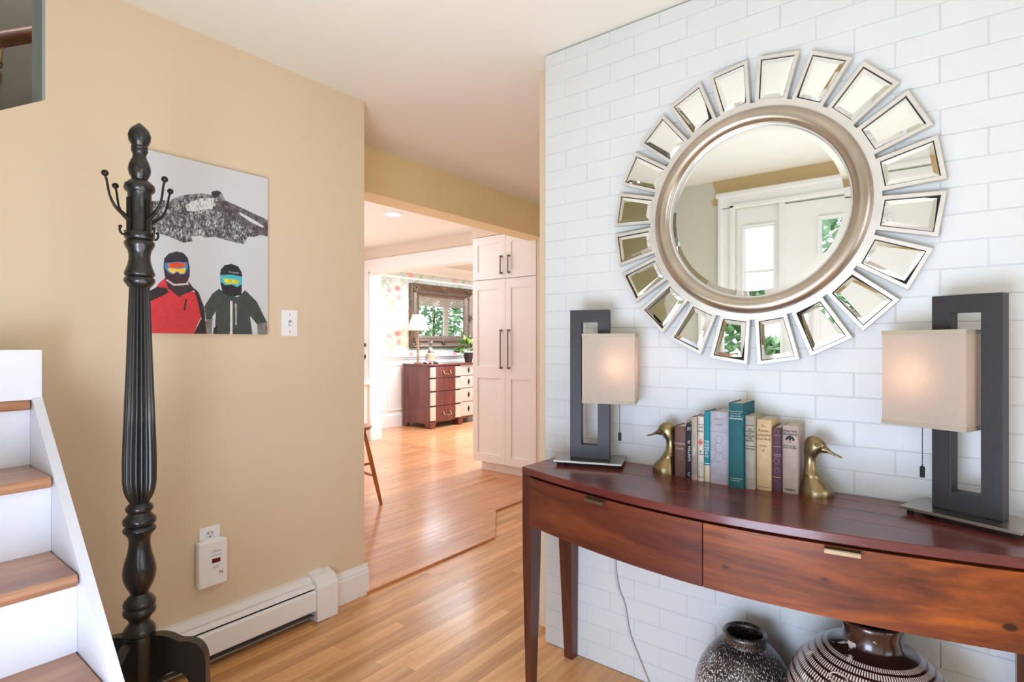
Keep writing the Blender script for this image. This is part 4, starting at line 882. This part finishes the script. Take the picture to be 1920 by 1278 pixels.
for (x0, x1, hx) in ((cx0 + .001, xm - g, xm - .045), (xm + g, cx1 - .001, xm + .045)):
    cdoor(x0, x1, .105, 1.838, [(.105, .20), (.90, 1.0), (1.74, 1.838)] if 0 else [(.105, .185), (.905, 1.02), (1.75, 1.838)], hx, 1.0, 1.365)
    cdoor(x0, x1, 1.846, 2.255, [(1.846, 1.92), (2.18, 2.255)], hx, 1.885, 2.055)
MB().box((cx0 - .012, cyf - .02, 2.258), (cx1, 4.415, 2.285), .006).build('cornice', M_cream, t) if 0 else None

t = thing('bar_stool', 'oak bar stool partly hidden by the corner of the beige wall', 'stool', (-3.575, 2.575, KZ))
MB().lathe([(.565, .12), (.572, .146), (.585, .155), (.597, .152), (.600, .13), (.596, .05)], (0, 0, 0), 36).build('seat', W_stool, t, local=True)
feet = []
for k_ in range(4):
    a = R(38 + 90 * k_); top = Vector((.10 * math.cos(a), .10 * math.sin(a), .57)); bot = Vector((.232 * math.cos(a), .232 * math.sin(a), 0)); feet.append((top, bot))
    MB().tube([top, top.lerp(bot, .35), top.lerp(bot, .7), bot], [.012, .0165, .0165, .012], 14).build('leg', W_stool, t, local=True)
for k_ in range(4):
    q = .62 if k_ % 2 == 0 else .45
    a, b_ = [feet[(k_ + j) % 4][0].lerp(feet[(k_ + j) % 4][1], q) for j in (0, 1)]
    MB().tube([a, a.lerp(b_, .5), b_], [.008, .012, .008], 10).build('rung', W_stool, t, local=True)

t = thing('kitchen_desk', 'white built-in kitchen ledge cabinet left of the dining opening', 'cabinet', (-6.1, 4.33, KZ))
MB().box((-6.45, 4.26, KZ), (-5.745, 4.394, .715), .002).build('body', M_cream, t); MB().box((-6.47, 4.235, .716), (-5.70, 4.394, .78), .006).build('ledge', M_cream, t)
t = thing('door_latch', 'black iron door latch and keyhole plate on the dining casing', 'latch', (-5.82, 4.395, 1.05))
MB().box((-5.86, 4.372, 1.195), (-5.79, 4.394, 1.235), .004).lathe([(0, .008), (.03, .008), (.035, .02), (.05, .02), (.055, .005)], (0, 0, 0), 14, M=Matrix.Translation((-5.80, 4.372, 1.215)) @ Matrix.Rotation(R(90), 4, 'X')).build('knob', M_dark, t)
MB().prism([(-5.815, 1.10), (-5.795, 1.085), (-5.785, 1.065), (-5.80, 1.045), (-5.815, 1.03), (-5.83, 1.045), (-5.845, 1.065), (-5.835, 1.085)], 4.385, 4.394, 'y').build('keyhole_plate', M_dark, t)
def downlight(label, x, y):
    t = thing('recessed_light', label, 'ceiling light', (x, y, H))
    ringm = MB(); pr = [(0, .085), (-.004, .085), (-.006, .078), (-.001, .064)]; ringm.lathe([(-.0005, .088), (-.005, .088), (-.005, .066)], (0, 0, 0), 32); ringm.build('trim_ring', M_white, t, local=True)
    MB().lathe([(-.008, .064), (-.0055, .064)], (0, 0, 0), 32).build('lens', M_lamp, t, local=True)
downlight('lit recessed ceiling light in the kitchen', -4.04, 3.38)

# ------------------------------------------------------------ dining room pieces
DXF = -5.77
t = thing('dresser', 'dark mahogany dresser with brass pulls and silvery drawer fronts in the dining room', 'dresser', (-6.06, 6.2, KZ))
MB().box((-6.34, 5.487, .09), (DXF - .02, 6.95, .905), .004).build('carcass', W_mahog, t)
MB().box((-6.35, 5.475, .905), (DXF + .015, 6.96, .935), .008).build('dresser_top', W_mahog, t)
Msil = plain('silver_drawer_and_reflection', (196, 190, 176), .22, metal=.35, coat=.5, var=.12, nscale=8)
def bowed(y0, y1, d, z0, z1, mat, name, parent, n=10):
    pts = [(DXF - .02, y0)] + [(DXF - .018 + d * math.sin(math.pi * i / n), y0 + (y1 - y0) * i / n) for i in range(n + 1)] + [(DXF - .02, y1)]
    return MB().prism(pts, z0, z1, 'z').build(name, mat, parent)
zs = [(.735, .895), (.545, .725), (.335, .535), (.115, .325)]
for i, (a, c_) in enumerate(zs):
    for (y0, y1, d) in ((5.495, 6.12, .035),):
        dr = bowed(y0, y1, d, a, c_, W_mahog, 'drawer', t)
        for (ya, yb) in ((y0 + .001, y0 + .10), (y1 - .12, y1 - .002)):
            MB().box((DXF - .018, ya, a + .006), (DXF + .014, yb, c_ - .006), .006).build('reflection_strip', Msil, dr)  # pale strips imitate bright reflections on the curved drawer fronts
        if i in (0, 3): MB().tube(catmull([(DXF + .02, 5.74, (a + c_) / 2 + .01), (DXF + .045, 5.75, (a + c_) / 2 - .025), (DXF + .045, 5.87, (a + c_) / 2 - .025), (DXF + .02, 5.88, (a + c_) / 2 + .01)], 6), .006, 8).ball((DXF + .02, 5.74, (a + c_) / 2 + .01), .014, 10).ball((DXF + .02, 5.88, (a + c_) / 2 + .01), .014, 10).build('drawer_pull', M_brass, dr)
    dr = bowed(6.14, 6.95, .0, a + .01, c_ + (.008 if i == 0 else .01), Msil, 'drawer', t)
    zz_ = (a + c_) / 2 + .01; yy_ = 6.32
    for yy_ in (6.32, 6.77): MB().prism([(yy_, zz_ + .045), (yy_ + .022, zz_), (yy_, zz_ - .045), (yy_ - .022, zz_)], DXF - .018, DXF - .010, 'x').build('escutcheon', M_dark, dr)
for (y0, y1) in ((5.487, 5.60), (6.05, 6.16), (6.83, 6.95)):
    MB().prism([(y0, .11), (y1, .11), (y1 - .015, .06), (y1 - .03, KZ), (y0 + .015, KZ), (y0 + .004, .06)], DXF - .10, DXF + .02, 'x').build('bracket_foot', W_mahog, t)
MB().prism([(-6.34, .12), (-5.80, .12), (-5.80, .03), (-5.84, .03), (-5.88, .075), (-6.22, .075), (-6.26, .03), (-6.34, .03)], 5.488, 5.505, 'y').build('side_skirt', W_mahog, t); MB().box((-6.33, 5.49, KZ), (-6.27, 5.55, .10)).build('bracket_foot', W_mahog, t)

# framed mirror
mx, my0, my1, mz0, mz1 = -6.398, 5.65, 7.04, 1.163, 2.148
t = thing('framed_mirror', 'rectangular mirror in an ornate pewter frame above the dresser', 'mirror', (mx, (my0 + my1) / 2, mz0))
Mpew = plain('pewter_frame', (126, 108, 94), .36, metal=.55, var=.35, nscale=22, bumps=.5, bscale=40)
fw = .19
def frame_side(a, b_, inward):
    """profile swept with mitres"""
    pass
prof = [(0, 0), (0, .05), (.02, .065), (.05, .050), (.075, .035), (.11, .05), (.135, .045), (.16, .025), (.19, .018), (.19, .004)]
vs = []; fs = []
corners = [(my0, mz0, 1, 1), (my1, mz0, -1, 1), (my1, mz1, -1, -1), (my0, mz1, 1, -1)]
for (cy_, cz_, sy, sz) in corners: vs += [(mx + h, cy_ + sy * d, cz_ + sz * d) for d, h in prof]
n = len(prof)
for c_ in range(4):
    for k_ in range(n - 1): j = (c_ + 1) % 4; fs.append((c_ * n + k_, c_ * n + k_ + 1, j * n + k_ + 1, j * n + k_))
MB().add(vs, fs).build('frame', Mpew, t)
rr = random.Random(4)
def cluster(y_, z_, s):
    orn = MB()
    for i in range(9):
        a = rr.uniform(0, 6.28); r = rr.uniform(.2, 1) * s; orn.ball((mx + .05, y_ + r * math.cos(a), z_ + r * math.sin(a)), s * rr.uniform(.25, .45), 8, sc=(.8, 1, 1))
    orn.tube([(mx + .062, y_ + s * .8 * math.cos(k * .6) * (1 - k / 14), z_ + s * .8 * math.sin(k * .6) * (1 - k / 14)) for k in range(12)], s * .13, 6)
    orn.build('carved_ornament', Mpew, t)
for (cy_, cz_, sy, sz) in corners: cluster(cy_ + sy * .09, cz_ + sz * .09, .075)
for (y_, z_) in (((my0 + my1) / 2, mz1 - .06), ((my0 + my1) / 2, mz0 + .06), (my1 - .08, 1.65), (my0 + .06, 1.65)): cluster(y_, z_, .055)
MB().box((mx + .002, my0 + .18, mz0 + .18), (mx + .008, my1 - .18, mz1 - .18)).build('mirror_glass', M_mirror, t, smooth=False)

# small lamp, candle holder, plant, flowers
ZD = .936
t = thing('dining_lamp', 'small lit lamp with a cream cone shade on the dresser', 'lamp', (-6.12, 5.58, ZD))
MB().lathe([(0, .06), (.012, .06), (.022, .03), (.04, .014), (.10, .020), (.14, .012), (.18, .018), (.26, .022), (.32, .014), (.38, .012), (.50, .010)], (0, 0, 0), 20).build('lamp_base', plain('antique_silver_base', (170, 140, 116), .35, metal=.5), t, local=True)
c = MB(); c.curvy = True; sg = 24; vs = [(.165 * math.cos(2 * math.pi * i / sg), .165 * math.sin(2 * math.pi * i / sg), .49) for i in range(sg)] + [(.075 * math.cos(2 * math.pi * i / sg), .075 * math.sin(2 * math.pi * i / sg), .72) for i in range(sg)]
c.add(vs, [(i, (i + 1) % sg, sg + (i + 1) % sg, sg + i) for i in range(sg)]); c.build('lamp_shade', M_shade2, t, local=True)
pl = point('dining_lamp_light', (-6.12, 5.58, ZD + .60), 2.5, (1, .72, .5), .03)
t = thing('candle_jar', 'clear glass bottle-necked candle holder with a cream candle on the dresser', 'candle holder', (-6.02, 5.74, ZD))
MB().lathe([(.02, .05), (.04, .075), (.10, .082), (.16, .055), (.20, .030), (.26, .026), (.30, .034), (.36, .036)], (0, 0, 0), 24).build('glass_body', M_clear, t, local=True)
MB().lathe([(.03, .055), (.14, .055)], (0, 0, 0), 20).build('candle', plain('cream_wax', (246, 226, 190), .5), t, local=True)
MB().lathe([(0, .11), (.01, .12), (.02, .09), (.03, .05)], (0, 0, 0), 20).build('wreath_base', plain('dark_wreath', (80, 70, 58), .8, var=.5, nscale=60), t, local=True)
def leafy(label, name, loc, nleaf, R_, zc_, sizes, cols, pot=True, seed=1, cat='plant'):
    t = thing(name, label, cat, loc); rr = random.Random(seed)
    if pot: MB().lathe([(0, .055), (.02, .06), (.14, .085), (.15, .085), (.15, .075), (.135, .07)], (0, 0, 0), 20).build('pot', plain('dark_pot', (62, 40, 34), .5), t, local=True)
    b = MB()
    for i in range(nleaf):
        a = rr.uniform(0, 6.28); e = rr.uniform(-.4, 1.4); d = Vector((math.cos(a) * math.cos(e), math.sin(a) * math.cos(e), math.sin(e))); p = Vector((0, 0, zc_)) + d * R_ * rr.uniform(.35, 1); L = rr.uniform(*sizes)
        s = d.cross(Vector((rr.uniform(-1, 1), rr.uniform(-1, 1), .3))).normalized() * L * .28; up = s.cross(d).normalized() * L * .12; mi = rr.randrange(len(cols))
        b.add([p, p + d * L * .5 + s + up, p + d * L, p + d * L * .5 - s + up, p + d * L * .5], [(0, 1, 4), (1, 2, 4), (2, 3, 4), (3, 0, 4)], mi)
    f = b.build('foliage', cols, t, local=True, smooth=False); f['kind'] = 'stuff'; return t
Lg = [plain('leaf_green', (110, 150, 70), .5, var=.2), plain('leaf_pale', (190, 206, 130), .5), plain('leaf_dark', (60, 96, 48), .5)]
leafy('leafy green potted plant at the right end of the dresser', 'potted_plant', (-6.0, 6.55, ZD), 110, .15, .22, (.07, .13), Lg, seed=3)
leafy('little pink flowers at the foot of the cream-shaded lamp', 'pink_flowers', (-5.90, 5.60, ZD), 60, .035, .02, (.02, .035), [plain('pink_petal', (240, 176, 176), .6), plain('pale_petal', (248, 214, 206), .6)], pot=False, seed=5, cat='flowers')

# ------------------------------------------------------------ handrail upstairs
t = thing('handrail', 'dark wooden handrail on a brass bracket in the upper stairwell', 'handrail', (-3.27, .55, 2.5))
p0, p1 = Vector((-3.22, -.38, 1.96)), Vector((-3.22, 1.20, 3.0))
a = MB(); d = (p1 - p0).normalized(); n_ = Vector((0, -d.z, d.y))
rings = [[p + Vector((.022 * math.cos(k * math.pi / 6), 0, 0)) + n_ * .034 * math.sin(k * math.pi / 6) for k in range(12)] for p in (p0, p1)]
a.loft(rings).build('rail', W_rail, t)
MB().tube(catmull([(-3.335, .52, 2.44), (-3.30, .52, 2.43), (-3.25, .525, 2.46), (-3.22, .53, 2.53)], 6), .008, 8).lathe([(0, .03), (.008, .03), (.012, .015)], (0, 0, 0), 16, M=Matrix.Translation((-3.338, .52, 2.44)) @ Matrix.Rotation(R(90), 4, 'Y')).ball((-3.25, .525, 2.46), .014, 10, sc=(1, 1, 1.6)).build('bracket', M_brass, t)

# ------------------------------------------------------------ outdoors seen in the mirrors
struct('ground', MB().box((-9, -9, -.5), (6, YE - .9, -.15)).box((-3.0, 4.7, -.5), (6, 16, -.15)), plain('lawn', (120, 150, 84), .9, var=.3), smooth=False)
def shrub(label, loc, R_, n, zc_, seed, sz=(.12, .24)):
    t = thing('garden_shrub', label, 'shrub', loc); rr = random.Random(seed); b = MB(); cols = [plain('hedge_a', (160, 194, 146), .6), plain('hedge_b', (204, 224, 186), .6), plain('hedge_c', (116, 154, 112), .6)]
    for i in range(n):
        a = rr.uniform(0, 6.28); e = rr.uniform(-1, 1.5); d = Vector((math.cos(a) * math.cos(e), math.sin(a) * math.cos(e), math.sin(e))); p = Vector((0, 0, zc_)) + Vector((d.x, d.y, d.z * .9)) * R_ * rr.uniform(.5, 1); L = rr.uniform(*sz)
        d2 = (d + Vector((rr.uniform(-1, 1), rr.uniform(-1, 1), rr.uniform(-1, 1)))).normalized(); s = d2.cross(Vector((.3, .2, 1))).normalized() * L * .3
        b.add([p, p + d2 * L * .5 + s, p + d2 * L, p + d2 * L * .5 - s], [(0, 1, 2, 3)], rr.randrange(3))
    f = b.build('foliage', cols, t, local=True, smooth=False); f['kind'] = 'stuff'
    MB().tube([(0, 0, -.1), (.02, 0, zc_ * .5), (0, .03, zc_)], [.08, .06, .03], 10).build('trunk', W_rail, t, local=True)
shrub('green garden tree outside the dining window, left in the mirror', (.2, 9.2, -.15), 1.5, 2600, 2.6, 21)
shrub('green garden tree outside the dining window, right in the mirror', (.6, 12.9, -.15), 1.4, 2400, 2.5, 22)
shrub('low green bush outside the front door sidelight', (-2.2, -4.6, -.15), .7, 1100, .9, 23)
shrub('green tree seen through the small pane of the front door', (-.4, -5.4, -.15), 1.5, 2600, 3.2, 24)
